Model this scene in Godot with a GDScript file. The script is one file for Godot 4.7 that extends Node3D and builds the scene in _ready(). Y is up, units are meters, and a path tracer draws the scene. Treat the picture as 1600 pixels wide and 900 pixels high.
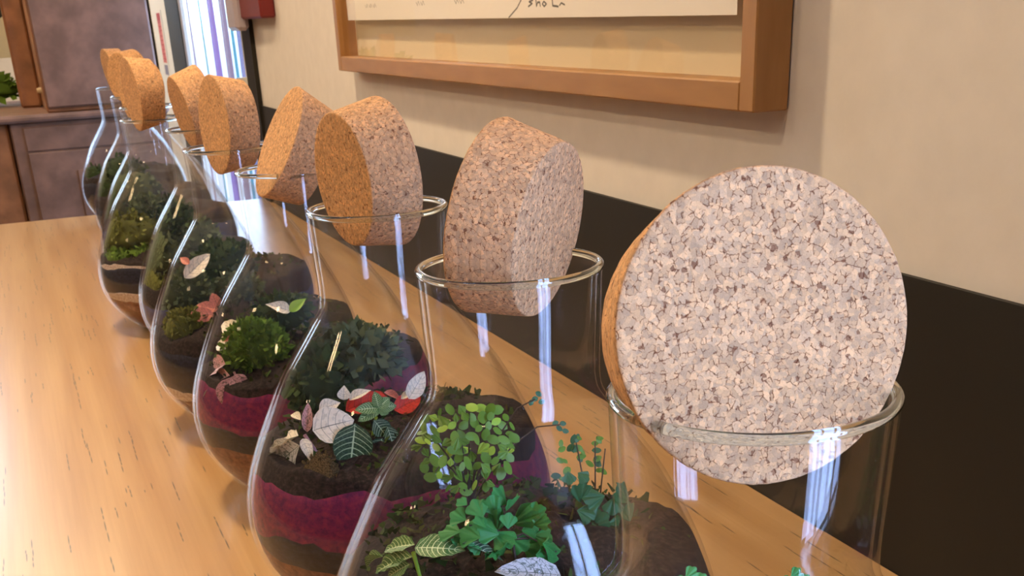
extends Node3D
# A row of corked bottle terrariums on a wooden table along a wall. One table unit (U) is the radius of a bottle's mouth.
# place(t, y, s): t across the table towards the wall, y above eye level, s along the table away from the camera, all in U.
const U := 0.045
const EYE := 1.13585
const DESK := 0.75
const RIM := 6.1
const WALL_T := 11.9
const PU := [0.0, 0.6, 1.15, 1.38, 1.6, 1.85, 2.36, 2.89, 3.42, 3.95, 4.48, 5.0, 5.45, 5.8, 6.02, 6.1]
const PR := [1.0, 0.975, 0.955, 0.99, 1.13, 1.31, 1.67, 1.95, 2.19, 2.37, 2.43, 2.34, 2.1, 1.79, 1.5, 1.25]
const SPOT := [[0.0, 6.46, 4.37], [0.0, 11.42, 4.59], [0.0, 16.3, 4.56], [0.0, 21.87, 4.54], [0.0, 26.84, 4.3], [0.0, 32.69, 4.65], [0.0, 37.61, 3.95], [0.0, 43.81, 4.49], [0.0, 51.42, 4.82], [0.0, 59.73, 4.86]]
const SKY_E := 6.0
const WIN_E := 14.5
const DOOR_E := 1.6
const KEY_E := 1.2
const LAMP_E := 0.32
const FAR_E := 2.2
const PAPER_Y0 := -0.08
const PAPER_Y1 := -0.24
const NOTICE_S0 := 97.2
const NOTICE_S1 := 100.2
const NOTICE_TOP := 1.0
const NOTICE_BOTTOM := -3.45
const PRINT_Y := -1.45
const FARWIN_E := 1.3
var m := {}
var taken := {}
var rng := RandomNumberGenerator.new()
var wob := FastNoiseLite.new()

func _ready() -> void:
	rng.seed = 11
	wob.seed = 5
	wob.frequency = 1.0
	# ---------- camera, sky, daylight, lamps, exposure ----------
	var f := 1786.7766
	var cam := Camera3D.new()
	cam.name = "camera"
	cam.projection = Camera3D.PROJECTION_FRUSTUM
	cam.near = 0.02
	cam.far = 60.0
	cam.size = 0.02 * 900.0 / f
	cam.frustum_offset = Vector2(0.0, 0.02 * 400.0 / f)
	cam.transform = Transform3D(Basis(Vector3(0.922717, -0.043766, 0.382986), Vector3(0.198858, 0.90517, -0.375664), Vector3(-0.330226, 0.422791, 0.843918)).orthonormalized(), Vector3(0, EYE, 0))
	add_child(cam)
	cam.current = true
	var env := Environment.new()
	env.background_mode = Environment.BG_SKY
	var sky := Sky.new()
	var sm := ProceduralSkyMaterial.new()
	sm.sky_top_color = Color(0.62, 0.8, 1.0)
	sm.sky_horizon_color = Color(0.8, 0.92, 1.0)
	sm.ground_bottom_color = Color(0.45, 0.5, 0.58)
	sm.ground_horizon_color = Color(0.6, 0.68, 0.78)
	sky.sky_material = sm
	env.sky = sky
	env.background_energy_multiplier = SKY_E
	env.tonemap_mode = Environment.TONE_MAPPER_LINEAR
	env.tonemap_exposure = 1.0
	env.sdfgi_enabled = true
	env.ssao_enabled = true
	env.ssil_enabled = true
	var lensa := CameraAttributesPhysical.new()
	lensa.frustum_focal_length = 5.0
	lensa.exposure_aperture = 6.5
	lensa.frustum_focus_distance = 0.5
	var we := WorldEnvironment.new()
	we.name = "environment"
	we.environment = env
	we.camera_attributes = lensa
	add_child(we)
	daylight()
	materials()
	room()
	ceiling_lamps()
	table()
	wall_picture()
	dresser()
	far_corner()
	bottles()
	corks()
	beds()
	plants_near()
	plants_far()

# ---------- small tools ----------
func place(t: float, y: float, s: float) -> Vector3:
	return Vector3(t * U, EYE + y * U, -s * U)

func numbered(called: String) -> String:
	taken[called] = int(taken.get(called, -1)) + 1
	return called if taken[called] == 0 else "%s_%03d" % [called, taken[called]]

func tag(o: Node3D, label: String, category: String, group := "") -> Node3D:
	o.set_meta("label", label)
	o.set_meta("category", category)
	if group != "":
		o.set_meta("group", group)
	return o

func thing(called: String, label: String, category: String, at := Vector3.ZERO, group := "") -> Node3D:
	var o := Node3D.new()
	o.name = numbered(called)
	add_child(o)
	o.position = at
	return tag(o, label, category, group)

func put(called: String, mesh: Mesh, mat: Material, parent: Node = null, at := Transform3D.IDENTITY) -> MeshInstance3D:
	var o := MeshInstance3D.new()
	o.mesh = mesh
	o.material_override = mat
	o.transform = at
	if parent == null:
		o.name = numbered(called)
		add_child(o)
	else:
		o.name = called
		parent.add_child(o, true)
	return o

func structure(called: String, mesh: Mesh, mat: Material, label: String, parent: Node = null) -> MeshInstance3D:
	var o := put(called, mesh, mat, parent)
	if parent == null:
		o.set_meta("kind", "structure")
		o.set_meta("label", label)
		o.set_meta("category", "room part")
	return o

func tool() -> SurfaceTool:
	var st := SurfaceTool.new()
	st.begin(Mesh.PRIMITIVE_TRIANGLES)
	st.set_color(Color.WHITE)
	st.set_uv(Vector2.ZERO)
	return st

func done(st: SurfaceTool) -> ArrayMesh:
	st.generate_normals()
	st.index()
	return st.commit()

func tri(st: SurfaceTool, a: Vector3, b: Vector3, c: Vector3, out: Vector3) -> void:
	var flip := (b - a).cross(c - a).dot(out) > 0.0
	st.add_vertex(a)
	st.add_vertex(c if flip else b)
	st.add_vertex(b if flip else c)

func quad(st: SurfaceTool, a: Vector3, b: Vector3, c: Vector3, d: Vector3, out: Vector3) -> void:
	tri(st, a, b, c, out)
	tri(st, a, c, d, out)

# a box with bevelled edges
func bx(st: SurfaceTool, c: Vector3, s: Vector3, e := 0.002, turn := Basis.IDENTITY) -> void:
	st.set_smooth_group(-1)
	var h := s * 0.5
	e = minf(e, minf(h.x, minf(h.y, h.z)) * 0.8)
	var p := func(ax: int, sg: Vector3) -> Vector3:
		var v := Vector3(h.x - e, h.y - e, h.z - e)
		v[ax] = h[ax]
		return c + turn * (v * sg)
	for ax in 3:
		var a1 := (ax + 1) % 3
		var a2 := (ax + 2) % 3
		for sg in [-1.0, 1.0]:
			var q: Array[Vector3] = []
			for k in [[-1, -1], [1, -1], [1, 1], [-1, 1]]:
				var v := Vector3.ZERO
				v[ax] = sg
				v[a1] = k[0]
				v[a2] = k[1]
				q.append(p.call(ax, v))
			var out := Vector3.ZERO
			out[ax] = sg
			quad(st, q[0], q[1], q[2], q[3], turn * out)
		for s1 in [-1.0, 1.0]:
			for s2 in [-1.0, 1.0]:
				var va := Vector3.ZERO
				va[ax] = -1
				va[a1] = s1
				va[a2] = s2
				var vb := va
				vb[ax] = 1
				var o2 := va
				o2[ax] = 0
				quad(st, p.call(a1, va), p.call(a1, vb), p.call(a2, vb), p.call(a2, va), turn * o2)
	for sx in [-1.0, 1.0]:
		for sy in [-1.0, 1.0]:
			for sz in [-1.0, 1.0]:
				var g := Vector3(sx, sy, sz)
				tri(st, p.call(0, g), p.call(1, g), p.call(2, g), turn * g)

func box_mesh(c: Vector3, s: Vector3, e := 0.002) -> ArrayMesh:
	var st := tool()
	bx(st, c, s, e)
	return done(st)

# box between two corners
func span(a: Vector3, b: Vector3, e := 0.0005) -> ArrayMesh:
	return box_mesh((a + b) * 0.5, (b - a).abs(), e)

# a sheet of (nu+1) x (nv+1) points, smooth; p(i, j) gives a point, front side towards dv x du
func sheet(nu: int, nv: int, p: Callable, with_uv := true, st: SurfaceTool = null, tint := Color.WHITE) -> SurfaceTool:
	if st == null:
		st = tool()
	st.set_smooth_group(0)
	st.set_color(tint)
	var pts := PackedVector3Array()
	for i in nu + 1:
		for j in nv + 1:
			pts.append(p.call(float(i) / nu, float(j) / nv))
	var w := nv + 1
	for i in nu:
		for j in nv:
			for k in [[0, 0], [0, 1], [1, 0], [1, 0], [0, 1], [1, 1]]:
				var ii: int = i + k[0]
				var jj: int = j + k[1]
				if with_uv:
					st.set_uv(Vector2(float(ii) / nu, float(jj) / nv))
				st.add_vertex(pts[ii * w + jj])
	return st

# a turned shape: pairs of (radius, height), outside to the right when walking down
func lathe(prof: PackedVector2Array, n := 64, st: SurfaceTool = null) -> SurfaceTool:
	var last := prof.size() - 1
	return sheet(n, last, func(a: float, b: float) -> Vector3:
		var q := prof[int(round(b * last))]
		var th := TAU * (0.0 if a >= 0.9999 else a)
		return Vector3(q.x * cos(th), q.y, q.x * sin(th)), true, st)

func tube(st: SurfaceTool, pts: PackedVector3Array, r0: float, r1: float, n := 6) -> void:
	var k := pts.size() - 1
	sheet(n, k, func(a: float, b: float) -> Vector3:
		var i := int(round(b * k))
		var d := (pts[mini(i + 1, k)] - pts[maxi(i - 1, 0)]).normalized()
		var e := d.cross(Vector3.UP if absf(d.y) < 0.9 else Vector3.RIGHT).normalized()
		var g := d.cross(e)
		var th := -TAU * (0.0 if a >= 0.9999 else a)
		return pts[i] + (e * cos(th) + g * sin(th)) * lerpf(r0, r1, b), true, st)

func inside_radius(u: float) -> float:
	var i := 0
	while i < PU.size() - 2 and PU[i + 1] < u:
		i += 1
	var h: float = PU[i + 1] - PU[i]
	var x: float = clampf((u - PU[i]) / h, 0.0, 1.0)
	var slope := func(k: int) -> float:
		var a := maxi(k - 1, 0)
		var b := mini(k + 1, PU.size() - 1)
		return (PR[b] - PR[a]) / (PU[b] - PU[a])
	var m0: float = slope.call(i)
	var m1: float = slope.call(i + 1)
	return (2 * x ** 3 - 3 * x ** 2 + 1) * PR[i] + (x ** 3 - 2 * x ** 2 + x) * h * m0 + (-2 * x ** 3 + 3 * x ** 2) * PR[i + 1] + (x ** 3 - x ** 2) * h * m1

func base_of(k: int) -> Vector3:
	return Vector3(SPOT[k - 1][2] * U, DESK, -SPOT[k - 1][1] * U)

# ---------- materials ----------
func noise_data(kind: int, freq: float, w: int, hgt: int, sd: int, ret := -1, warp := 0.0, oct := 3) -> PackedByteArray:
	var n := FastNoiseLite.new()
	n.noise_type = kind
	n.seed = sd
	n.frequency = freq
	n.fractal_octaves = oct
	if ret >= 0:
		n.fractal_type = FastNoiseLite.FRACTAL_NONE
		n.cellular_return_type = ret
		n.cellular_jitter = 1.0
	if warp > 0.0:
		n.domain_warp_enabled = true
		n.domain_warp_amplitude = warp
		n.domain_warp_frequency = freq * 2.0
		n.domain_warp_fractal_type = FastNoiseLite.DOMAIN_WARP_FRACTAL_NONE
	var im := n.get_image(w, hgt, false, false, true)
	im.convert(Image.FORMAT_L8)
	return im.get_data()

func picture_from(w: int, h: int, data: PackedByteArray) -> ImageTexture:
	return ImageTexture.create_from_image(Image.create_from_data(w, h, false, Image.FORMAT_RGB8, data))

func std(color: Color, rough := 0.8, spec := 0.5) -> StandardMaterial3D:
	var a := StandardMaterial3D.new()
	a.albedo_color = color
	a.roughness = rough
	a.metallic_specular = spec
	return a

func lin(r: float, g: float, b: float) -> Color:
	return Color(r, g, b).linear_to_srgb()

func tri_map(a: StandardMaterial3D, tex: Texture2D, metres: float, world := false) -> StandardMaterial3D:
	a.albedo_texture = tex
	a.uv1_triplanar = true
	a.uv1_world_triplanar = world
	a.uv1_scale = Vector3.ONE / metres
	return a

func grain_texture(freq: float, lo: float, hi: float, sd: int, kind := FastNoiseLite.TYPE_SIMPLEX) -> NoiseTexture2D:
	var n := FastNoiseLite.new()
	n.noise_type = kind
	n.frequency = freq
	n.seed = sd
	n.fractal_octaves = 4
	var t := NoiseTexture2D.new()
	t.width = 512
	t.height = 512
	t.seamless = true
	t.noise = n
	var g := Gradient.new()
	g.colors = PackedColorArray([Color(lo, lo, lo), Color((lo + hi) / 2, (lo + hi) / 2, (lo + hi) / 2), Color(hi, hi, hi)])
	g.offsets = PackedFloat32Array([0.15, 0.5, 0.85])
	t.color_ramp = g
	return t

func mottled(freq: float, cols: Array, sd: int) -> NoiseTexture2D:
	var t := grain_texture(freq, 0.0, 1.0, sd)
	(t.noise as FastNoiseLite).fractal_octaves = 6
	(t.noise as FastNoiseLite).fractal_gain = 0.7
	var g := Gradient.new()
	g.colors = PackedColorArray(cols)
	g.offsets = PackedFloat32Array([0.2, 0.5, 0.8])
	t.color_ramp = g
	return t

func cork_material() -> StandardMaterial3D:
	var w := 896
	var cell := noise_data(FastNoiseLite.TYPE_CELLULAR, 0.047, w, w, 3, FastNoiseLite.RETURN_CELL_VALUE, 9.0)
	var edge := noise_data(FastNoiseLite.TYPE_CELLULAR, 0.047, w, w, 3, FastNoiseLite.RETURN_DISTANCE2_SUB, 9.0)
	var cell2 := noise_data(FastNoiseLite.TYPE_CELLULAR, 0.085, w, w, 8, FastNoiseLite.RETURN_CELL_VALUE, 6.0)
	var edge2 := noise_data(FastNoiseLite.TYPE_CELLULAR, 0.085, w, w, 8, FastNoiseLite.RETURN_DISTANCE2_SUB, 6.0)
	var gap := noise_data(FastNoiseLite.TYPE_SIMPLEX, 0.03, w, w, 4)
	var fine := noise_data(FastNoiseLite.TYPE_SIMPLEX, 0.2, w, w, 5)
	var col := PackedByteArray()
	var hgt := PackedByteArray()
	col.resize(w * w * 3)
	hgt.resize(w * w)
	for i in w * w:
		var v := cell[i] * 0.6 + cell2[i] * 0.4
		var k := (v - 128.0) / 128.0
		var fl := (fine[i] - 128.0) / 128.0
		var e := minf(edge[i] / 21.0, 1.0)
		var e2 := minf(edge2[i] / 14.0, 1.0)
		var open := clampf((gap[i] - 105.0) / 50.0, 0.0, 1.0)
		var dark := (1.0 - e) * open * 0.75 + (1.0 - e2) * (0.12 + 0.45 * clampf((gap[i] - 150.0) / 40.0, 0.0, 1.0))
		if cell2[i] < 10 and gap[i] > 120:
			dark += 0.45
		dark = clampf(dark, 0.0, 0.9)
		var b := 1.0 + k * 0.13 + fl * 0.05
		var warm := (cell2[i] - 128.0) / 128.0 * 0.025
		var c := Vector3((0.81 + warm) * b, (0.63 + warm * 0.3) * b, (0.455 - warm * 0.4) * b).lerp(Vector3(0.36, 0.17, 0.09), dark)
		col[i * 3] = clampi(int(c.x * 255), 0, 255)
		col[i * 3 + 1] = clampi(int(c.y * 255), 0, 255)
		col[i * 3 + 2] = clampi(int(c.z * 255), 0, 255)
		hgt[i] = clampi(int(150 + k * 40 + fl * 12 - dark * 150), 0, 255)
	var a := tri_map(std(Color.WHITE, 0.92, 0.25), picture_from(w, w, col), 0.1)
	a.uv1_offset = Vector3(0.5, 0.5, 0.5)
	a.uv1_triplanar_sharpness = 8.0
	a.heightmap_enabled = true
	a.heightmap_scale = 0.045
	a.heightmap_texture = ImageTexture.create_from_image(Image.create_from_data(w, w, false, Image.FORMAT_L8, hgt))
	return a

# wood with the grain along the texture's height; pores are short dark cuts along the grain
func wood_texture(w: int, h: int, light: Color, dark: Color, stretch: int, sd: int, pores: int, streak := 1.0, across := false) -> ImageTexture:
	var n := FastNoiseLite.new()
	n.seed = sd
	n.frequency = 0.012
	n.fractal_octaves = 5
	n.domain_warp_enabled = true
	n.domain_warp_amplitude = 18.0
	n.domain_warp_frequency = 0.01
	var im := n.get_seamless_image(w, h / stretch, false, false, 0.2)
	im.convert(Image.FORMAT_L8)
	im.resize(w, h, Image.INTERPOLATE_CUBIC)
	var broad := im.get_data()
	n.frequency = 0.09
	n.seed = sd + 1
	im = n.get_seamless_image(w, h / (stretch * 2), false, false, 0.2)
	im.convert(Image.FORMAT_L8)
	im.resize(w, h, Image.INTERPOLATE_CUBIC)
	var thin := im.get_data()
	var lut := PackedByteArray()
	for k in 256:
		var c := dark.lerp(light, clampf((k / 255.0 - 0.5) * streak + 0.5, 0.0, 1.0))
		lut.append_array([int(c.r * 255), int(c.g * 255), int(c.b * 255)])
	var col := PackedByteArray()
	col.resize(w * h * 3)
	for i in w * h:
		var k := (broad[i] * 3 + thin[i]) >> 2
		col[i * 3] = lut[k * 3]
		col[i * 3 + 1] = lut[k * 3 + 1]
		col[i * 3 + 2] = lut[k * 3 + 2]
	var out := Image.create_from_data(w, h, false, Image.FORMAT_RGB8, col)
	var r := RandomNumberGenerator.new()
	r.seed = sd + 7
	for k in pores:
		var x := r.randi_range(2, w - 3)
		var y := r.randi_range(0, h - 70)
		var steps := r.randi_range(1, 4)
		for q in steps:
			var ln := r.randi_range(5, 17)
			for yy in ln:
				if y + yy < h:
					var old := out.get_pixel(x, y + yy)
					var deep := 0.85 * sin(PI * (yy + 0.5) / ln)
					out.set_pixel(x, y + yy, old.lerp(dark.darkened(0.78), deep))
					out.set_pixel(x + 1, y + yy, out.get_pixel(x + 1, y + yy).lerp(dark.darkened(0.78), deep * 0.7))
			y += ln - 2 + r.randi_range(0, 3)
			x = clampi(x + r.randi_range(-1, 1), 1, w - 3)
	if across:
		out.rotate_90(CLOCKWISE)
	return ImageTexture.create_from_image(out)

func stroke(im: Image, a: Vector2, b: Vector2, wd: float, c: Color, share := 1.0) -> void:
	var steps := int(maxf((b - a).length() * 1.6, 1.0))
	var r := int(ceil(wd))
	for k in steps + 1:
		var p := a.lerp(b, float(k) / steps)
		for dy in range(-r, r + 1):
			for dx in range(-r, r + 1):
				var x := int(p.x) + dx
				var y := int(p.y) + dy
				if x < 0 or y < 0 or x >= im.get_width() or y >= im.get_height():
					continue
				var cover := clampf(wd + 0.5 - Vector2(x + 0.5 - p.x, y + 0.5 - p.y).length(), 0.0, 1.0) * share
				if cover > 0.02:
					im.set_pixel(x, y, im.get_pixel(x, y).lerp(c, cover))

func veined(base: Color, base2: Color, vein: Color, sides: int, wd: float, net: float, spots: float, sd: int) -> ImageTexture:
	var w := 192
	var h := 256
	var n := noise_data(FastNoiseLite.TYPE_SIMPLEX, 0.02, w, h, sd)
	var cells := noise_data(FastNoiseLite.TYPE_CELLULAR, 0.055, w, h, sd + 1, FastNoiseLite.RETURN_DISTANCE2_SUB, 6.0)
	var im := Image.create(w, h, false, Image.FORMAT_RGB8)
	for y in h:
		for x in w:
			var c := base.lerp(base2, n[y * w + x] / 255.0)
			var e := clampf(1.0 - cells[y * w + x] / 20.0, 0.0, 1.0)
			c = c.lerp(vein, e * net)
			if spots > 0.0:
				c = c.lerp(vein, clampf((n[(h - 1 - y) * w + x] - 172.0) / 18.0, 0.0, 1.0) * spots)
			im.set_pixel(x, y, c)
	stroke(im, Vector2(w / 2.0, 0), Vector2(w / 2.0, h - 6), wd * 1.6, vein)
	for k in sides:
		var y0 := h * (0.04 + 0.86 * k / sides)
		for sg in [-1.0, 1.0]:
			var prev := Vector2(w / 2.0, y0)
			for q in range(1, 9):
				var x := q / 8.0
				var nx := Vector2(w / 2.0 + sg * x * w * 0.47, y0 + h * (0.06 * x + 0.13 * x * x))
				stroke(im, prev, nx, wd * lerpf(1.0, 0.5, x), vein)
				prev = nx
	return ImageTexture.create_from_image(im)

func leafy(c: Color, tex: Texture2D = null, through := 0.35) -> StandardMaterial3D:
	var a := std(c, 0.5, 0.45)
	a.albedo_texture = tex
	a.cull_mode = BaseMaterial3D.CULL_DISABLED
	a.backlight_enabled = true
	a.backlight = Color(through, through, through * 0.5)
	return a

func materials() -> void:
	m.cork = cork_material()
	var g := std(Color(1.0, 1.0, 1.0, 0.0), 0.0, 0.35)
	g.transparency = BaseMaterial3D.TRANSPARENCY_ALPHA
	g.cull_mode = BaseMaterial3D.CULL_DISABLED
	m.glass = g
	var lip := std(Color(0.95, 1.0, 1.0, 0.0), 0.0, 0.5)
	lip.refraction_enabled = true
	lip.refraction_scale = 0.05
	m.lip = lip
	var pane := g.duplicate()
	m.pane = pane
	var wood := std(Color.WHITE, 0.3, 0.55)
	wood.albedo_texture = wood_texture(1024, 1024, Color(0.87, 0.71, 0.5), Color(0.75, 0.56, 0.34), 8, 21, 260, 1.3)
	wood.uv1_triplanar = true
	wood.uv1_world_triplanar = true
	wood.uv1_scale = Vector3(1.0 / 0.47, 1.0 / 0.3, 1.0 / 1.6)
	wood.clearcoat_enabled = true
	wood.clearcoat = 1.0
	wood.clearcoat_roughness = 0.28
	m.table = wood
	m.oak = tri_map(std(Color.WHITE, 0.45, 0.5), wood_texture(256, 1024, Color(0.71, 0.53, 0.32), Color(0.56, 0.38, 0.2), 16, 41, 16, 1.2), 0.3)
	m.oak_flat = tri_map(std(Color.WHITE, 0.45, 0.5), wood_texture(256, 512, Color(0.71, 0.53, 0.32), Color(0.58, 0.4, 0.21), 10, 43, 0, 1.1, true), 0.3)
	m.oak_flat.uv1_scale = Vector3(3.3, 3.3, 3.3)
	var fine := grain_texture(0.05, 0.72, 1.0, 3)
	var speck := grain_texture(0.16, 0.35, 1.0, 9)
	m.plaster = tri_map(std(lin(0.74, 0.685, 0.64), 0.9, 0.25), grain_texture(0.02, 0.98, 1.0, 2), 0.5, true)
	m.dim_wall = std(lin(0.2, 0.16, 0.125), 0.9, 0.25)
	m.white = std(lin(0.8, 0.79, 0.76), 0.85, 0.3)
	m.black = std(lin(0.02, 0.017, 0.013), 0.55, 0.35)
	m.floor = tri_map(std(lin(0.2, 0.14, 0.09), 0.6), fine, 0.4, true)
	var smooth := grain_texture(0.012, 0.8, 1.0, 6)
	m.dresser = tri_map(std(lin(0.22, 0.115, 0.085), 0.5), smooth, 0.6, true)
	m.dresser_dark = tri_map(std(lin(0.32, 0.13, 0.055), 0.45), smooth, 0.6, true)
	m.sand_brown = tri_map(std(Color.WHITE, 0.9, 0.3), mottled(0.015, [lin(0.07, 0.025, 0.015), lin(0.16, 0.05, 0.025), lin(0.25, 0.1, 0.05)], 61), 0.05)
	m.sand_black = tri_map(std(Color.WHITE, 0.75, 0.35), mottled(0.02, [lin(0.004, 0.004, 0.008), lin(0.01, 0.01, 0.022), lin(0.03, 0.03, 0.06)], 62), 0.05)
	m.sand_magenta = tri_map(std(Color.WHITE, 0.9, 0.3), mottled(0.012, [lin(0.07, 0.012, 0.06), lin(0.18, 0.018, 0.075), lin(0.28, 0.035, 0.07)], 63), 0.06)
	m.sand_pale = tri_map(std(Color.WHITE, 0.9, 0.3), mottled(0.03, [lin(0.2, 0.13, 0.1), lin(0.48, 0.38, 0.34), lin(0.62, 0.54, 0.5)], 64), 0.05)
	m.sand_navy = tri_map(std(Color.WHITE, 0.85, 0.3), mottled(0.02, [lin(0.01, 0.012, 0.05), lin(0.03, 0.04, 0.13), lin(0.06, 0.07, 0.2)], 65), 0.05)
	m.soil = tri_map(std(Color.WHITE, 0.9, 0.35), mottled(0.02, [lin(0.004, 0.003, 0.003), lin(0.018, 0.011, 0.011), lin(0.075, 0.042, 0.035)], 66), 0.05)
	for k in ["sand_brown", "sand_black", "sand_magenta", "soil"]:
		m[k].heightmap_enabled = true
		m[k].heightmap_texture = speck
		m[k].heightmap_scale = 0.05
	m.rock = tri_map(std(lin(0.24, 0.16, 0.07), 0.95, 0.3), grain_texture(0.05, 0.25, 1.0, 14), 0.03)
	m.pebble = tri_map(std(lin(0.55, 0.5, 0.45), 0.8, 0.3), fine, 0.02)
	m.fittonia = leafy(Color.WHITE, veined(Color(0.24, 0.42, 0.2), Color(0.33, 0.5, 0.24), Color(0.87, 0.92, 0.72), 8, 2.4, 0.75, 0.0, 31))
	m.fittonia_dark = leafy(Color.WHITE, veined(Color(0.13, 0.24, 0.15), Color(0.2, 0.32, 0.2), Color(0.76, 0.83, 0.68), 8, 2.2, 0.55, 0.0, 33))
	var white_leaf := veined(Color(0.97, 0.93, 0.86), Color(0.92, 0.87, 0.78), Color(0.2, 0.22, 0.16), 5, 0.8, 0.04, 0.12, 35)
	var spotted := veined(Color(0.9, 0.86, 0.84), Color(0.8, 0.77, 0.74), Color(0.2, 0.24, 0.18), 7, 1.1, 0.55, 0.5, 37)
	m.hypo_white = leafy(Color.WHITE, white_leaf)
	m.hypo_spotted = leafy(Color(0.92, 0.96, 1.0), spotted)
	m.hypo_pink = leafy(Color(0.98, 0.76, 0.8), spotted)
	m.hypo_rose = leafy(Color(0.96, 0.62, 0.58), white_leaf)
	m.hypo_red = leafy(Color(0.86, 0.2, 0.16), white_leaf)
	m.fern = leafy(Color(0.44, 0.6, 0.2), grain_texture(0.03, 0.8, 1.0, 51), 0.5)
	m.fern_lobed = leafy(Color(0.26, 0.6, 0.3), grain_texture(0.03, 0.82, 1.0, 52), 0.5)
	m.fern_dark = leafy(Color(0.2, 0.42, 0.24), grain_texture(0.03, 0.8, 1.0, 53), 0.4)
	m.lime = leafy(Color(0.55, 0.72, 0.22), null, 0.5)
	m.stem = std(lin(0.05, 0.025, 0.015), 0.6)
	for k in [["moss_bright", 0.14, 0.24, 0.03], ["moss_olive", 0.16, 0.17, 0.035], ["moss_dark", 0.05, 0.085, 0.025], ["moss_grey", 0.12, 0.15, 0.075]]:
		var a := std(Color.WHITE, 0.85, 0.3)
		a.albedo_color = lin(k[1], k[2], k[3])
		a.vertex_color_use_as_albedo = true
		a.cull_mode = BaseMaterial3D.CULL_DISABLED
		a.backlight_enabled = true
		a.backlight = Color(0.3, 0.3, 0.12)
		m[k[0]] = a

# ---------- daylight ----------
func daylight() -> void:
	var a := AreaLight3D.new()
	a.name = "window_daylight"
	a.area_size = Vector2(0.88, 2.16)
	a.area_normalize_energy = true
	a.light_color = lin(0.37, 0.53, 1.0)
	a.light_energy = WIN_E
	a.area_range = 12.0
	a.area_attenuation = 2.0
	a.shadow_enabled = true
	a.position = Vector3(1.05, 1.14, 1.29)
	add_child(a)
	var b := AreaLight3D.new()
	b.name = "door_daylight"
	b.area_size = Vector2(0.9, 2.0)
	b.area_normalize_energy = true
	b.light_color = lin(0.42, 0.66, 1.0)
	b.light_energy = DOOR_E
	b.area_range = 12.0
	b.area_attenuation = 2.0
	b.shadow_enabled = true
	b.transform = Transform3D(Basis(Vector3.UP, PI / 2), Vector3(WALL_T * U - 0.012, 1.05, -75.3 * U))
	add_child(b)
	var c := AreaLight3D.new()
	c.name = "far_window_daylight"
	c.area_size = Vector2(1.0, 1.06)
	c.area_normalize_energy = true
	c.light_color = lin(0.75, 0.86, 1.0)
	c.light_energy = FARWIN_E
	c.area_range = 12.0
	c.area_attenuation = 2.0
	c.shadow_enabled = true
	c.transform = Transform3D(Basis(Vector3.UP, PI), Vector3(-0.95, 1.78, -6.0))
	add_child(c)

func ceiling_lamps() -> void:
	var list := [[-0.02, -1.5, KEY_E, "warm ceiling spot aimed at the framed drawing"], [-0.7, -0.5, LAMP_E, "warm ceiling spot above the pale front corks"], [-0.1, -3.0, LAMP_E, "warm ceiling spot above the far table end"],
		[-1.3, 0.1, LAMP_E, "warm ceiling spot over the room, first from the window wall"], [-1.3, -1.2, LAMP_E, "warm ceiling spot over the room, second from the window wall"], [-1.3, -2.5, LAMP_E, "warm ceiling spot over the room, third from the window wall"], [-0.75, -4.5, FAR_E, "warm ceiling spot over the room, last before the dresser wall"], [-2.4, -1.9, LAMP_E, "warm ceiling spot nearest the left wall"]]
	for q in list:
		var o := thing("ceiling_spot", q[3], "lamp", Vector3(q[0], 2.5, q[1]), "ceiling spots")
		put("ceiling_plate", done(lathe(PackedVector2Array([Vector2(0, 0), Vector2(0.05, 0), Vector2(0.05, -0.015), Vector2(0, -0.015)]), 24)), m.white, o)
		put("stem", done(lathe(PackedVector2Array([Vector2(0.008, -0.01), Vector2(0.008, -0.31)]), 10)), m.white, o)
		put("shade", done(lathe(PackedVector2Array([Vector2(0.0, -0.3), Vector2(0.035, -0.305), Vector2(0.05, -0.33), Vector2(0.052, -0.39), Vector2(0.05, -0.39), Vector2(0.047, -0.33), Vector2(0.0, -0.31)]), 28)), m.white, o)
		var glow := std(Color(1, 0.9, 0.7), 0.5)
		glow.emission_enabled = true
		glow.emission = lin(1.0, 0.72, 0.38)
		glow.emission_energy_multiplier = 40.0
		var ball := SphereMesh.new()
		ball.radius = 0.036
		ball.height = 0.072
		put("bulb", ball, glow, o, Transform3D(Basis(), Vector3(0, -0.385, 0)))
		var l := OmniLight3D.new()
		l.name = "bulb_light"
		l.light_color = lin(1.0, 0.76, 0.46)
		l.light_energy = q[2]
		l.light_size = 0.036
		l.omni_range = 12.0
		l.omni_attenuation = 2.0
		l.shadow_enabled = true
		l.position = Vector3(0, -0.385, 0)
		o.add_child(l)

# ---------- the room ----------
func wall_box(x0: float, x1: float, y0: float, y1: float, z0: float, z1: float) -> ArrayMesh:
	return span(Vector3(x0, y0, z0), Vector3(x1, y1, z1), 0.0002)

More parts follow.
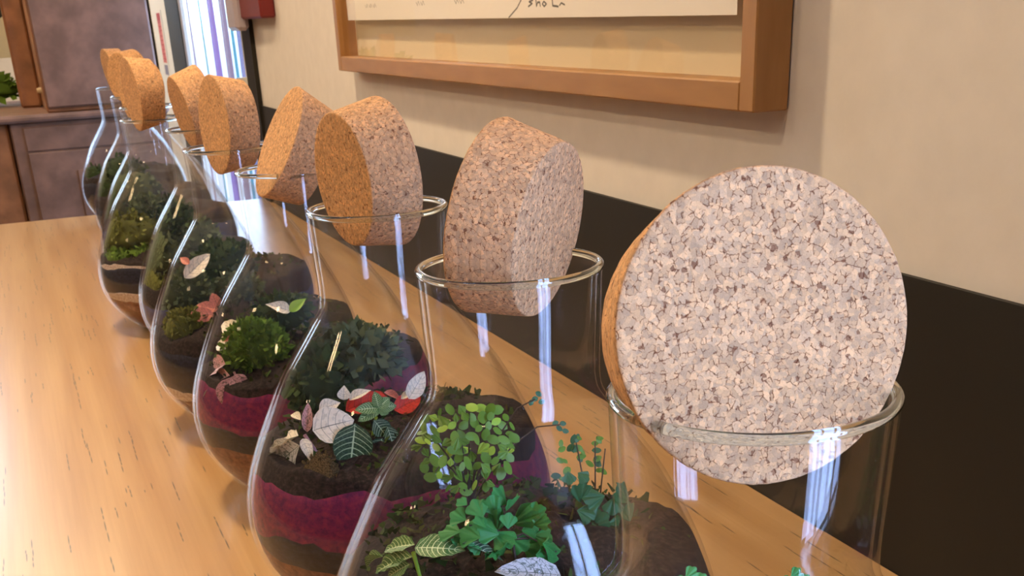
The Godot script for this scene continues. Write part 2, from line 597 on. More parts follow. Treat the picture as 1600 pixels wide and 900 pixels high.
func room() -> void:
	var wx := WALL_T * U
	structure("floor", wall_box(-3.3, 1.8, -0.1, 0.0, -6.1, 1.3), m.floor, "brown floor under the long table")
	structure("ceiling", wall_box(-3.3, 1.8, 2.5, 2.6, -6.1, 1.3), m.white, "white ceiling carrying the warm spots")
	structure("wall_left", wall_box(-3.3, -3.2, 0.0, 2.5, -6.1, 1.3), m.dim_wall, "taupe wall on the left of the room")
	var sf := tool()
	bx(sf, Vector3(-2.35, 1.25, -6.05), Vector3(1.7, 2.5, 0.1), 0.0002)
	bx(sf, Vector3((-0.4 + wx + 0.12) / 2, 1.25, -6.05), Vector3(wx + 0.52, 2.5, 0.1), 0.0002)
	bx(sf, Vector3(-0.95, 0.6, -6.05), Vector3(1.1, 1.2, 0.1), 0.0002)
	bx(sf, Vector3(-0.95, 2.43, -6.05), Vector3(1.1, 0.14, 0.1), 0.0002)
	structure("wall_far", done(sf), m.plaster, "beige plaster wall with a window behind the dresser")
	var far_win := structure("window_1", frame_mesh(Vector3(-0.95, 1.78, -6.04), 1.1, 1.16, 0.05, 0.06), m.white, "white framed window over the left end of the dresser")
	put("mullion", wall_box(-0.97, -0.93, 1.25, 2.31, -6.06, -6.02), m.white, far_win)
	put("pane", wall_box(-1.48, -0.42, 1.25, 2.31, -6.042, -6.038), m.pane, far_win)
	structure("wall_right", wall_box(wx, wx + 0.12, 0.0, 2.5, -62.0 * U, 3.0 * U), m.plaster, "warm beige plaster wall behind the bottles, carrying the framed drawing")
	structure("wall_alcove", wall_box(wx + 0.12, 1.8, 0.0, 2.5, 3.0 * U - 0.12, 3.0 * U), m.dim_wall, "taupe return wall beside the glazed niche")
	structure("wall_niche", wall_box(1.7, 1.8, 0.0, 2.5, 3.0 * U, 1.3), m.dim_wall, "taupe wall on the right of the glazed niche")
	# back wall with its glazed door
	var st := tool()
	bx(st, Vector3(-1.315, 1.25, 1.25), Vector3(3.77, 2.5, 0.1), 0.0002)
	bx(st, Vector3(1.65, 1.25, 1.25), Vector3(0.24, 2.5, 0.1), 0.0002)
	bx(st, Vector3(1.05, 2.38, 1.25), Vector3(0.96, 0.24, 0.1), 0.0002)
	structure("wall_back", done(st), m.dim_wall, "taupe wall with a tall glazed door behind the camera")
	var win := structure("door_2", frame_mesh(Vector3(1.05, 1.13, 1.24), 0.96, 2.26, 0.05, 0.06), m.white, "tall white framed glazed door behind the camera")
	put("mullion", wall_box(0.57, 1.53, 1.0, 1.03, 1.22, 1.26), m.white, win)
	for x in [0.83, 1.22]:
		put("mullion", wall_box(x, x + 0.05, 0.05, 2.24, 1.22, 1.26), m.white, win)
	put("pane", wall_box(0.6, 1.5, 0.05, 2.24, 1.238, 1.242), m.pane, win)
	# black lower panel, standing a little proud of the plaster
	structure("trim_1", wall_box(wx - 0.004, wx, 0.0, EYE - 3.83 * U, -62.0 * U, 3.0 * U), m.black, "matte black lower wall panel behind the bottles")
	structure("wall_right_far", wall_box(wx, wx + 0.03, 0.0, 2.5, -6.0, -92.9 * U), m.white, "white wall strip with a red notice beyond the glazed door")
	structure("wall_above_door", wall_box(wx, wx + 0.12, 2.1, 2.5, -92.9 * U, -62.0 * U), m.plaster, "beige wall above the glazed door")
	structure("trim_2", wall_box(wx - 0.01, wx + 0.12, 0.0, 2.1, -64.2 * U, -62.0 * U), m.black, "black door jamb at the end of the beige wall")
	structure("trim_3", wall_box(wx - 0.008, wx + 0.006, 0.0, 2.1, -92.9 * U, -86.4 * U), m.black, "broad black door post between the striped daylight and the red notice")
	structure("trim_4", wall_box(wx - 0.02, wx, 0.0, 2.3, -110.0 * U, -103.6 * U), m.black, "black upright strip between the dresser and the white wall strip")
	# glazed door with vertical blinds behind the pane
	var door := structure("door_1", frame_mesh_side(wx, 64.2, 86.4, 0.0, 2.1, 0.035, 0.012), m.white, "glazed door with bright upright striped blinds")
	put("pane", wall_box(wx - 0.002, wx + 0.002, 0.035, 2.06, -85.6 * U, -65.0 * U), m.pane, door)
	put("handle", wall_box(wx - 0.03, wx - 0.006, 0.9, 1.02, -64.9 * U, -64.4 * U), m.white, door)
	# upright blind slats: near edge, width, colour of the light that comes through
	for q in [[66.6, 1.2, 0.2, 0.24, 0.5], [68.6, 0.9, 0.06, 0.4, 0.55], [70.2, 2.1, 0.34, 0.25, 0.35], [74.1, 2.3, 0.2, 0.12, 0.5], [79.1, 0.7, 0.1, 0.42, 0.5], [83.9, 0.9, 0.4, 0.32, 0.45]]:
		var tone := lin(q[2], q[3], q[4])
		var slat := std(tone, 0.8, 0.2)
		slat.backlight_enabled = true
		slat.backlight = tone
		var za: float = -q[0] * U
		var w: float = q[1] * U
		var bl := tool()
		sheet(1, 1, func(i: float, j: float) -> Vector3: return Vector3(wx + 0.008, lerpf(2.05, 0.06, j), za - w * i), true, bl)
		put("blind_slat", done(bl), slat, door)

func frame_mesh(c: Vector3, w: float, h: float, bar: float, deep: float) -> ArrayMesh:
	var st := tool()
	for sg in [-1.0, 1.0]:
		bx(st, c + Vector3(sg * (w - bar) / 2, 0, 0), Vector3(bar, h, deep), 0.002)
		bx(st, c + Vector3(0, sg * (h - bar) / 2, 0), Vector3(w - 2 * bar, bar, deep), 0.002)
	return done(st)

func frame_mesh_side(x: float, s0: float, s1: float, y0: float, y1: float, bar: float, deep: float) -> ArrayMesh:
	var st := tool()
	var zc := -(s0 + s1) / 2 * U
	var w := (s1 - s0) * U
	for sg in [-1.0, 1.0]:
		bx(st, Vector3(x, (y0 + y1) / 2, zc + sg * (w - bar) / 2), Vector3(deep, y1 - y0, bar), 0.002)
		bx(st, Vector3(x, (y0 + y1) / 2 + sg * (y1 - y0 - bar) / 2, zc), Vector3(deep, bar, w - 2 * bar), 0.002)
	return done(st)

# ---------- furniture ----------
func table() -> void:
	var o := thing("long_table", "long honey-coloured wooden table carrying the whole row of bottles", "table")
	var x0 := -9.0 * U
	var x1 := 11.86 * U
	var z0 := -64.0 * U
	var z1 := -2.0 * U
	put("tabletop", span(Vector3(x0, DESK - 0.04, z0), Vector3(x1, DESK, z1), 0.003), m.table, o)
	for x in [x0 + 0.08, x1 - 0.08]:
		for z in [z0 + 0.1, z1 - 0.1]:
			put("leg", box_mesh(Vector3(x, (DESK - 0.04) / 2, z), Vector3(0.08, DESK - 0.04, 0.08), 0.004), m.oak, o)
	for x in [x0 + 0.08, x1 - 0.08]:
		put("apron", box_mesh(Vector3(x, DESK - 0.09, (z0 + z1) / 2), Vector3(0.025, 0.1, z1 - z0 - 0.28), 0.002), m.oak, o)
	for z in [z0 + 0.1, z1 - 0.1]:
		put("apron", box_mesh(Vector3((x0 + x1) / 2, DESK - 0.09, z), Vector3(x1 - x0 - 0.24, 0.1, 0.025), 0.002), m.oak, o)

func wall_picture() -> void:
	var o := thing("picture_frame", "large oak box frame hanging above the bottles with a mounted drawing inside", "picture frame")
	var y0 := -1.7
	var y1 := 16.0
	var s0 := 16.9
	var s1 := 43.4
	var bar := 0.44
	var tf := 11.2
	put("rail", span(place(tf, y0, s0), place(11.88, y1, s0 + bar), 0.0012), m.oak, o)
	put("rail", span(place(tf, y0, s1 - bar), place(11.88, y1, s1), 0.0012), m.oak, o)
	put("rail", span(place(tf + 0.001, y0, s0 + bar), place(11.88, y0 + bar + 0.03, s1 - bar), 0.0012), m.oak_flat, o)
	put("rail", span(place(tf + 0.001, y1 - bar, s0 + bar), place(11.88, y1, s1 - bar), 0.0012), m.oak_flat, o)
	put("backing", span(place(11.84, y0 + bar, s0 + bar), place(11.88, y1 - bar, s1 - bar), 0.0002), std(lin(0.72, 0.6, 0.4), 0.85, 0.3), o)
	put("glass", span(place(11.38, y0 + bar, s0 + bar), place(11.41, y1 - bar, s1 - bar), 0.0001), m.pane, o)
	# the sheet with its pencil marks, raised off the backing
	var im := Image.create(2048, 1280, false, Image.FORMAT_RGB8)
	im.fill(Color(0.93, 0.9, 0.87))
	var ink := Color(0.3, 0.28, 0.27)
	var line := func(a: Array, wd: float) -> void:
		for i in a.size() - 1:
			stroke(im, Vector2(a[i][0], a[i][1]), Vector2(a[i + 1][0], a[i + 1][1]), wd, ink, 0.8)
	# the foot of the sheet is at 1280; a pencilled curve and a short handwritten word stand just above it
	line.call([[1330, 1100], [1312, 1180], [1288, 1239], [1264, 1258], [1219, 1279]], 1.5)
	line.call([[1342, 1243], [1324, 1246], [1338, 1250], [1320, 1256]], 1.6)
	line.call([[1356, 1236], [1358, 1256], [1364, 1248], [1374, 1248], [1376, 1256]], 1.6)
	line.call([[1392, 1247], [1386, 1252], [1394, 1257], [1404, 1252], [1394, 1247]], 1.6)
	line.call([[1430, 1232], [1432, 1256], [1456, 1258]], 1.8)
	line.call([[1462, 1256], [1470, 1251], [1484, 1255]], 1.4)
	for x in [192, 230, 268, 637, 672, 908, 940]:
		line.call([[x, 1234], [x + 9, 1243], [x + 18, 1232], [x + 27, 1242]], 0.7)
	line.call([[240, 240], [600, 160], [1040, 300], [1400, 180], [1720, 340], [1860, 660], [1520, 840], [1000, 800], [480, 860], [260, 600], [240, 240]], 2.0)
	line.call([[600, 400], [840, 500], [1120, 460], [1400, 600]], 2.0)
	var paper := std(Color.WHITE, 0.85, 0.3)
	paper.albedo_texture = ImageTexture.create_from_image(im)
	var a := place(11.5, PAPER_Y0, 42.6)
	var b := place(11.5, PAPER_Y1, 17.95)
	var top := Vector3(0, 12.6 * U, 0)
	var st := tool()
	sheet(2, 2, func(i: float, j: float) -> Vector3: return a.lerp(b, i) + top * (1.0 - j), true, st)
	put("paper_sheet", done(st), paper, o)

func dresser() -> void:
	var o := thing("dresser", "brown wooden dresser across the far end of the room behind the table", "dresser")
	var s := 75.0
	var back := 92.0
	put("base_cabinet", span(Vector3(-0.2 * U, 0.06, -back * U), Vector3(8.6 * U, EYE - 4.62 * U, -s * U), 0.004), m.dresser, o)
	put("base_cabinet", span(Vector3(-16.0 * U, 0.06, -back * U), Vector3(-8.6 * U, EYE - 4.62 * U, -s * U), 0.004), m.dresser, o)
	put("shelf_back", span(Vector3(-8.6 * U, 0.06, -back * U), Vector3(-0.2 * U, EYE - 4.62 * U, -(back - 0.6) * U), 0.002), m.dresser_dark, o)
	put("shelf_board", span(Vector3(-8.6 * U, EYE - 9.2 * U, -back * U), Vector3(-0.2 * U, EYE - 8.7 * U, -(s + 1) * U), 0.002), m.dresser_dark, o)
	put("post", span(Vector3(-3.0 * U, 0.0, -(s + 1.4) * U), Vector3(-0.3 * U, EYE - 4.62 * U, -(s + 0.2) * U), 0.006), m.dresser_dark, o)
	put("counter", span(Vector3(-16.4 * U, EYE - 4.62 * U, -back * U), Vector3(8.75 * U, EYE - 4.22 * U, -(s - 0.5) * U), 0.006), m.dresser, o)
	# framed door on the lower cabinet
	var d := put("door", span(Vector3(0.5 * U, 0.1, -s * U), Vector3(8.2 * U, EYE - 6.3 * U, -(s - 0.12) * U), 0.003), m.dresser, o)
	put("panel", span(Vector3(3.0 * U, 0.2, -(s - 0.12) * U), Vector3(7.2 * U, EYE - 7.4 * U, -(s - 0.2) * U), 0.004), m.dresser, d)
	put("drawer", span(Vector3(0.5 * U, EYE - 6.2 * U, -s * U), Vector3(8.2 * U, EYE - 4.9 * U, -(s - 0.1) * U), 0.003), m.dresser, o)
	# upper cabinet on the right half
	put("upper_cabinet", span(Vector3(2.0 * U, EYE - 4.22 * U, -(back - 1) * U), Vector3(8.5 * U, 2.25, -(s + 0.1) * U), 0.004), m.dresser_dark, o)
	put("upper_door", span(Vector3(2.05 * U, EYE - 3.95 * U, -(s + 0.1) * U), Vector3(8.45 * U, 2.2, -(s - 0.15) * U), 0.004), m.dresser, o)
	put("upper_post", span(Vector3(0.75 * U, EYE - 4.22 * U, -84.0 * U), Vector3(1.98 * U, 2.25, -82.0 * U), 0.006), m.dresser_dark, o)
	put("plinth", span(Vector3(-15.8 * U, 0.0, -(back - 1) * U), Vector3(8.3 * U, 0.06, -(s + 1) * U), 0.001), m.dresser_dark, o)
	var kb := tool()
	lathe(PackedVector2Array([Vector2(0, 0.02), Vector2(0.012, 0.017), Vector2(0.016, 0.008), Vector2(0.008, 0.0), Vector2(0.006, -0.012)]), 16, kb)
	var knob := done(kb)
	put("knob", knob, std(lin(0.5, 0.36, 0.2), 0.4), o, Transform3D(Basis(Vector3.FORWARD, PI / 2), Vector3(2.0 * U, EYE - 3.1 * U, -78.0 * U)))

func far_corner() -> void:
	# red alarm box on the wall near the door
	var o := thing("alarm_box", "dark red wall box beside the bright glazed door", "alarm box")
	put("housing", span(place(11.2, 0.15, 56.3), place(11.9, 6.0, 61.3), 0.004), std(lin(0.16, 0.008, 0.006), 0.5), o)
	put("cover", span(place(10.9, -0.35, 61.0), place(11.55, 6.2, 63.4), 0.008), std(lin(0.42, 0.36, 0.4), 0.25), o)
	# notice with red upright lettering
	var im := Image.create(64, 512, false, Image.FORMAT_RGB8)
	im.fill(Color(0.86, 0.84, 0.82))
	var r := RandomNumberGenerator.new()
	r.seed = 77
	var red := Color(0.66, 0.08, 0.08)
	im.fill_rect(Rect2i(10, 6, 44, 400), Color(0.8, 0.42, 0.4))
	im.fill_rect(Rect2i(10, 6, 44, 60), red)
	for k in 9:
		var y := 74 + k * 37
		stroke(im, Vector2(18, y), Vector2(46, y + r.randi_range(-4, 4)), 4.0, red)
		stroke(im, Vector2(20 + r.randi_range(0, 16), y), Vector2(24 + r.randi_range(0, 16), y + 24), 4.0, red)
	im.fill_rect(Rect2i(12, 424, 42, 80), Color(0.5, 0.48, 0.56))
	var board := std(Color.WHITE, 0.6)
	board.albedo_texture = ImageTexture.create_from_image(im)
	var st := tool()
	var a := place(11.86, NOTICE_TOP, NOTICE_S1)
	var b := place(11.86, NOTICE_BOTTOM, NOTICE_S0)
	sheet(1, 1, func(i: float, j: float) -> Vector3: return Vector3(a.x, lerpf(a.y, b.y, j), lerpf(a.z, b.z, i)), true, st)
	var n := thing("wall_notice", "narrow white notice with red upright lettering beyond the glazed door", "sign")
	put("board", span(place(11.865, NOTICE_BOTTOM - 0.15, NOTICE_S0 - 0.2), place(11.9, NOTICE_TOP + 0.15, NOTICE_S1 + 0.2), 0.0005), m.white, n)
	put("lettering", done(st), board, n)
	# cream print with dark marks and a green plant at the back of the dresser
	var p := thing("print", "cream print with black arrow shapes standing at the back of the dresser", "print")
	put("sheet", span(place(-7.0, PRINT_Y, 91.0), place(1.35, 10.0, 91.3), 0.001), std(lin(0.75, 0.68, 0.5), 0.8), p)
	for q in [[0.5, PRINT_Y + 3.4], [1.3, PRINT_Y + 3.2]]:
		var t2 := tool()
		var c := place(q[0], q[1], 90.98)
		tri(t2, c + Vector3(-0.04, 0.04, 0), c + Vector3(-0.04, -0.04, 0), c + Vector3(0.03, 0, 0), Vector3(0, 0, 1))
		tri(t2, c + Vector3(-0.04, 0.04, -0.002), c + Vector3(-0.04, -0.04, -0.002), c + Vector3(0.03, 0, -0.002), Vector3(0, 0, -1))
		put("mark", done(t2), m.black, p)
	var g := thing("green_plant", "leafy green plant on the dresser below the cream print", "plant", place(-2.2, -4.22, 86.0))
	put("pot", done(lathe(PackedVector2Array([Vector2(0, 0.001), Vector2(0.05, 0.001), Vector2(0.06, 0.025), Vector2(0.055, 0.025), Vector2(0.0, 0.02)]), 24)), m.dresser_dark, g)
	clump(g, "foliage", Vector3(0.02, 0.045, 0), Vector3(0.15, 0.04, 0.06), 260, 0.026, m.moss_bright, 90, false)

# ---------- bottles ----------
func bottles() -> void:
	var labels := ["clear glass bottle nearest the camera, its mouth filled by the palest cork face", "clear glass bottle with maidenhair fern inside, second from the camera", "clear glass bottle with white and red polka dot leaves, third from the camera",
		"clear glass bottle with pink leaves beside a bright moss ball, fourth from the camera", "clear glass bottle with navy sand over a pale gravel ring, fifth from the camera", "clear glass bottle with dim dark green moss, sixth from the camera", "clear glass bottle of yellow green moss over a pale ring, seventh from the camera",
		"clear glass bottle third from the far end of the row", "clear glass bottle second from the far end of the row", "clear glass bottle at the far end of the row, before the dresser"]
	var prof := PackedVector2Array()
	for i in 73:
		var u := 0.03 + (RIM - 0.03) * i / 72.0
		prof.append(Vector2(inside_radius(u) * U, (RIM - u) * U))
	prof.append(Vector2(0.9 * U, 0.0))
	prof.append(Vector2(0.4 * U, 0.05 * U))
	prof.append(Vector2(0.0, 0.06 * U))
	var inner := PackedVector2Array()
	for i in 61:
		var u := 0.03 + (RIM - 0.15) * i / 60.0
		inner.append(Vector2((inside_radius(u) - 0.055) * U, (RIM - u) * U))
	var st := lathe(prof, 96)
	lathe(inner, 96, st)
	var wall := done(st)
	var ring := PackedVector2Array()
	for i in 13:
		var th := TAU * i / 12.0
		ring.append(Vector2((0.968 + 0.043 * cos(th)) * U, (RIM + 0.0 + 0.042 * sin(-th)) * U))
	var lip := done(lathe(ring, 96))
	var first: Node3D
	for k in 10:
		var o: Node3D
		if k == 0:
			o = thing("glass_bottle", labels[0], "bottle", base_of(1), "corked terrarium bottles")
			put("wall", wall, m.glass, o)
			put("rim", lip, m.lip, o)
			first = o
		else:
			o = first.duplicate()
			o.name = numbered("glass_bottle")
			add_child(o)
			o.position = base_of(k + 1)
			o.set_meta("label", labels[k])

func corks() -> void:
	# t, y, s of the middle; the turn and tilt of the end that faces us; whether that end is the narrow one
	var list := [[4.3, -2.029, 6.497, -0.159, 0.239, false, "pale cork disc in the nearest bottle, its broad face turned to the camera"],
		[4.72, -2.05, 11.42, 0.74, -0.18, true, "pinkish cork disc turned edge-on in the maidenhair fern bottle"],
		[4.442, -2.029, 16.324, -1.393, -0.056, true, "brown cork disc with its narrow face towards the room, above the red leaves"],
		[4.679, -2.134, 21.76, -1.534, 0.476, false, "orange cork disc leaning steeply, above the bright moss ball bottle"],
		[4.38, -1.997, 26.874, -1.411, 0.041, false, "upright orange cork disc in the bottle with the pale gravel ring"],
		[4.476, -1.979, 32.703, -1.46, -0.188, true, "orange cork disc tilted forward in the sixth bottle"],
		[3.74, -1.74, 37.5, -1.44, -0.05, false, "orange cork disc standing upright on the yellow green moss bottle"],
		[4.36, -1.95, 43.81, -1.2, 0.1, false, "orange cork disc hidden behind the one on the yellow green moss bottle"],
		[4.62, -1.75, 51.42, -1.1, 0.05, true, "orange cork disc whose lit top shows over the seventh bottle's cork"],
		[4.95, -1.75, 59.73, -1.4, -0.15, false, "orange cork disc at the far end of the row"]]
	var made := {}
	for narrow in [false, true]:
		var rf := 0.9 if narrow else 1.02
		var rb := 1.02 if narrow else 0.9
		var pr := PackedVector2Array()
		for q in [[0.0, 0.36], [0.3, 0.36], [0.6, 0.36], [rf - 0.05, 0.36], [rf - 0.016, 0.358], [rf - 0.004, 0.35], [rf, 0.335], [lerpf(rf, rb, 0.25), 0.18], [lerpf(rf, rb, 0.5), 0.0], [lerpf(rf, rb, 0.75), -0.18], [rb, -0.335], [rb - 0.004, -0.35], [rb - 0.016, -0.358], [rb - 0.05, -0.36], [0.6, -0.36], [0.3, -0.36], [0.0, -0.36]]:
			pr.append(Vector2(q[0], q[1]))
		var n := pr.size() - 1
		made[narrow] = done(sheet(128, n, func(a: float, b: float) -> Vector3:
			var i := int(round(b * n))
			var th := TAU * (0.0 if a >= 0.9999 else a)
			var q := pr[i]
			var rough := 1.0 + (0.006 * wob.get_noise_3d(cos(th) * 16.0, q.y * 16.0, sin(th) * 16.0) if q.x > 0.7 else 0.0)
			return Vector3(q.x * cos(th) * rough, q.y, q.x * sin(th) * rough) * U))
	var k := 0
	for c in list:
		var ax := Vector3(sin(c[3]) * cos(c[4]), sin(c[4]), cos(c[3]) * cos(c[4]))
		var e := ax.cross(Vector3.UP).normalized()
		var b := Basis(e, ax, e.cross(ax)) * Basis(Vector3.UP, 0.9 + k * 1.7)
		var o := put("cork_stopper", made[c[5]], m.cork, null, Transform3D(b, place(c[0], c[1], c[2])))
		tag(o, c[6], "cork", "cork discs standing in the bottle mouths")
		k += 1

# ---------- what fills the bottles ----------
# layers from the top down: [name, material, height of its lower edge, wobble]; heights in U above the table
func bed(k: int, called: String, label: String, top: float, lean: float, crown: float, layers: Array) -> void:
	var o := thing("soil_bed", label, "soil bed", base_of(k), "soil beds in the bottles")
	var upper := top
	var wobble := 0.12
	for i in layers.size():
		var q: Array = layers[i]
		var lower: float = q[2]
		var w2: float = q[3]
		var w1 := wobble
		var hi := upper
		var first := i == 0
		var edge := func(th: float, h: float, w: float, sd: float) -> float:
			return h + w * (wob.get_noise_3d(cos(th) * 1.3 + sd, sin(th) * 1.3, k * 7.0) * 1.6 + 0.5 * wob.get_noise_3d(cos(th) * 5.0 + sd, sin(th) * 5.0, k * 3.0)) + lean * 0.3 * sin(th + 0.6) * (1.0 if h > 1.2 else 0.3)
		var st := tool()
		sheet(72, 6, func(a: float, b: float) -> Vector3:
			var th := TAU * (0.0 if a >= 0.9999 else a)
			var h: float = lerpf(edge.call(th, hi, w1, 2.0 + i), edge.call(th, lower, w2, 3.0 + i) if i < layers.size() - 1 else lower, b)
			var r := inside_radius(clampf(RIM - h, 1.4, 5.98)) - 0.075
			return Vector3(r * cos(th), h, r * sin(th)) * U, true, st)
		sheet(72, 22, func(a: float, b: float) -> Vector3:
			var th := TAU * (0.0 if a >= 0.9999 else a)
			var h: float = edge.call(th, hi, w1, 2.0 + i)
			var r := (inside_radius(clampf(RIM - h, 1.4, 5.98)) - 0.075) * b
			var x := r * cos(th)
			var z := r * sin(th)
			var mound := crown * (1.0 - b * b) + (0.3 * wob.get_noise_3d(x * 1.7, k * 9.0, z * 1.7) + 0.12 * wob.get_noise_3d(x * 5.0, k * 9.0, z * 5.0)) * (1.0 - b) if first else 0.0
			return Vector3(x, lerpf(hi, h, b) + mound, z) * U, true, st)
		put(q[0], done(st), q[1], o)
		if first and k < 7:
			scraps(o, k, top, crown)
		upper = lower
		wobble = w2

# loose bark and moss crumbs over the soil, one mesh
func scraps(o: Node3D, k: int, top: float, crown: float) -> void:
	var g := RandomNumberGenerator.new()
	g.seed = 500 + k
	var st := tool()
	st.set_smooth_group(-1)
	for i in 700:
		var b := sqrt(g.randf()) * 0.96
		var th := g.randf() * TAU
		var r := (inside_radius(RIM - top) - 0.16) * b
		var p := Vector3(r * cos(th), top + crown * (1.0 - b * b) + g.randf_range(-0.05, 0.1), r * sin(th)) * U
		var v := g.randf_range(0.25, 1.1)
		st.set_color(Color(v * g.randf_range(0.8, 1.9), v, v * 0.7))
		var d := Vector3(g.randfn(), absf(g.randfn()) * 0.6 + 0.1, g.randfn()).normalized() * g.randf_range(0.002, 0.0065)
		var w := d.cross(Vector3(g.randfn(), g.randfn(), g.randfn())).normalized() * d.length() * 0.4
		for q in [p - w, p + w, p + d + w * 0.4, p - w, p + d + w * 0.4, p + d - w * 0.4]:
			st.add_vertex(q)
	put("soil_crumbs", done(st), m.moss_dark, o).set_meta("kind", "stuff")

func beds() -> void:
	bed(1, "soil_bed", "dark soil bed with black sand in the nearest bottle", 2.5, 0.4, 0.5, [["soil_layer", m.soil, 1.9, 0.12], ["magenta_sand_layer", m.sand_magenta, 1.4, 0.1], ["black_sand_layer", m.sand_black, 0.9, 0.1], ["brown_sand_layer", m.sand_brown, 0.12, 0.0]])
	bed(2, "soil_bed", "wet dark soil bed over magenta sand beneath the maidenhair fern", 2.75, 0.5, 0.45, [["soil_layer", m.soil, 2.25, 0.15], ["magenta_sand_layer", m.sand_magenta, 1.6, 0.12], ["black_sand_layer", m.sand_black, 1.1, 0.1], ["brown_sand_layer", m.sand_brown, 0.12, 0.0]])
	bed(3, "soil_bed", "soil bed with a thick magenta sand band beneath the white and red leaves", 2.75, 0.3, 0.3, [["soil_layer", m.soil, 2.5, 0.14], ["magenta_sand_layer", m.sand_magenta, 1.75, 0.16], ["black_sand_layer", m.sand_black, 1.4, 0.1], ["brown_sand_layer", m.sand_brown, 0.12, 0.0]])
	bed(4, "soil_bed", "soil bed with magenta and black sand beneath the bright moss ball", 2.6, 0.3, 0.3, [["soil_layer", m.soil, 2.45, 0.1], ["magenta_sand_layer", m.sand_magenta, 1.75, 0.14], ["black_sand_layer", m.sand_black, 1.35, 0.1], ["brown_sand_layer", m.sand_brown, 0.12, 0.0]])
	bed(5, "soil_bed", "soil bed with navy sand over a pale gravel ring in the fifth bottle", 2.3, 0.3, 0.3, [["soil_layer", m.soil, 2.05, 0.1], ["navy_sand_layer", m.sand_black, 1.15, 0.1], ["pale_gravel_layer", m.sand_pale, 0.9, 0.08], ["brown_sand_layer", m.sand_brown, 0.12, 0.0]])
	bed(6, "soil_bed", "soil bed with navy sand in the sixth bottle", 2.3, 0.3, 0.3, [["soil_layer", m.soil, 1.8, 0.1], ["navy_sand_layer", m.sand_navy, 1.0, 0.1], ["brown_sand_layer", m.sand_brown, 0.12, 0.0]])
	bed(7, "soil_bed", "soil bed with a thin pale ring beneath the yellow green moss", 2.3, 0.3, 0.3, [["soil_layer", m.soil, 2.2, 0.08], ["pale_root_layer", m.sand_pale, 2.08, 0.1], ["black_sand_layer", m.sand_black, 1.35, 0.08], ["pale_gravel_layer", m.sand_pale, 1.15, 0.07], ["brown_sand_layer", m.sand_brown, 0.12, 0.0]])
	bed(8, "soil_bed", "navy sand bed in the third bottle from the far end", 2.6, 0.3, 0.3, [["soil_layer", m.soil, 2.2, 0.1], ["navy_sand_layer", m.sand_navy, 0.9, 0.1], ["brown_sand_layer", m.sand_brown, 0.12, 0.0]])
	bed(9, "soil_bed", "dark sand bed in the second bottle from the far end", 2.4, 0.3, 0.3, [["soil_layer", m.soil, 2.0, 0.1], ["black_sand_layer", m.sand_black, 0.12, 0.0]])
	bed(10, "soil_bed", "black sand bed in the bottle at the far end", 2.4, 0.3, 0.3, [["soil_layer", m.soil, 2.1, 0.1], ["black_sand_layer", m.sand_black, 0.9, 0.1], ["brown_sand_layer", m.sand_brown, 0.12, 0.0]])

# unit leaves: stalk at the origin, tip at (0, 0, 1), one wide, facing up
func unit_leaf(kind: String) -> ArrayMesh:
	if m.has("leaf_" + kind):
		return m["leaf_" + kind]
	var p: Callable
	var nu := 8
	var nv := 10
	match kind:
		"ovate":
			p = func(a: float, b: float) -> Vector3:
				var w := 0.5 * pow(maxf(sin(PI * pow(b, 0.8)), 0.0), 0.75)
				var x := (a * 2.0 - 1.0) * w
				return Vector3(x, 0.16 * absf(x) - 0.16 * b * b + 0.02 * sin(b * 22.0) * absf(a * 2.0 - 1.0), b)
		"narrow":
			p = func(a: float, b: float) -> Vector3:
				var w := 0.5 * pow(maxf(sin(PI * pow(b, 0.7)), 0.0), 1.1)
				var x := (a * 2.0 - 1.0) * w
				return Vector3(x, 0.3 * absf(x) - 0.22 * b * b, b)
		"lobed":
			nu = 30
			nv = 5
			p = func(a: float, b: float) -> Vector3:
				var th := (a * 2.0 - 1.0) * 1.25
				var r := (0.82 + 0.17 * pow(absf(cos(th * 3.2)), 0.7)) * b
				return Vector3(r * sin(th) * 0.62, 0.05 * sin(th * 6.4) * b - 0.14 * b * b + 0.03 * cos(th * 11.0) * b, r * cos(th) * 0.72 + 0.28 * b)
		_:
			nu = 8
			nv = 5
			p = func(a: float, b: float) -> Vector3:
				var w := 0.5 * pow(maxf(sin(PI * clampf(b * 0.97 + 0.03, 0.0, 1.0)), 0.0), 0.55)
				var x := (a * 2.0 - 1.0) * w
				return Vector3(x, -0.12 * x * x - 0.1 * b * b, b)
	m["leaf_" + kind] = done(sheet(nu, nv, p))
	return m["leaf_" + kind]

func leaf(o: Node3D, kind: String, mat: Material, a: Vector3, b: Vector3, width: float, face: Vector3, called := "leaf") -> void:
	var z := (b - a) * U
	var zn := z.normalized()
	var x := face.cross(zn).normalized()
	var y := zn.cross(x)
	put(called, unit_leaf(kind), mat, o, Transform3D(Basis(x * width * U, y * z.length(), z), a * U))

func stalk(o: Node3D, pts: Array, r := 0.014, called := "stem", mat: Material = null) -> void:
	var q := PackedVector3Array()
	for p in pts:
		q.append(p * U)
	var st := tool()
	tube(st, q, r * U, r * 0.6 * U, 6)
	put(called, done(st), mat if mat else m.stem, o)

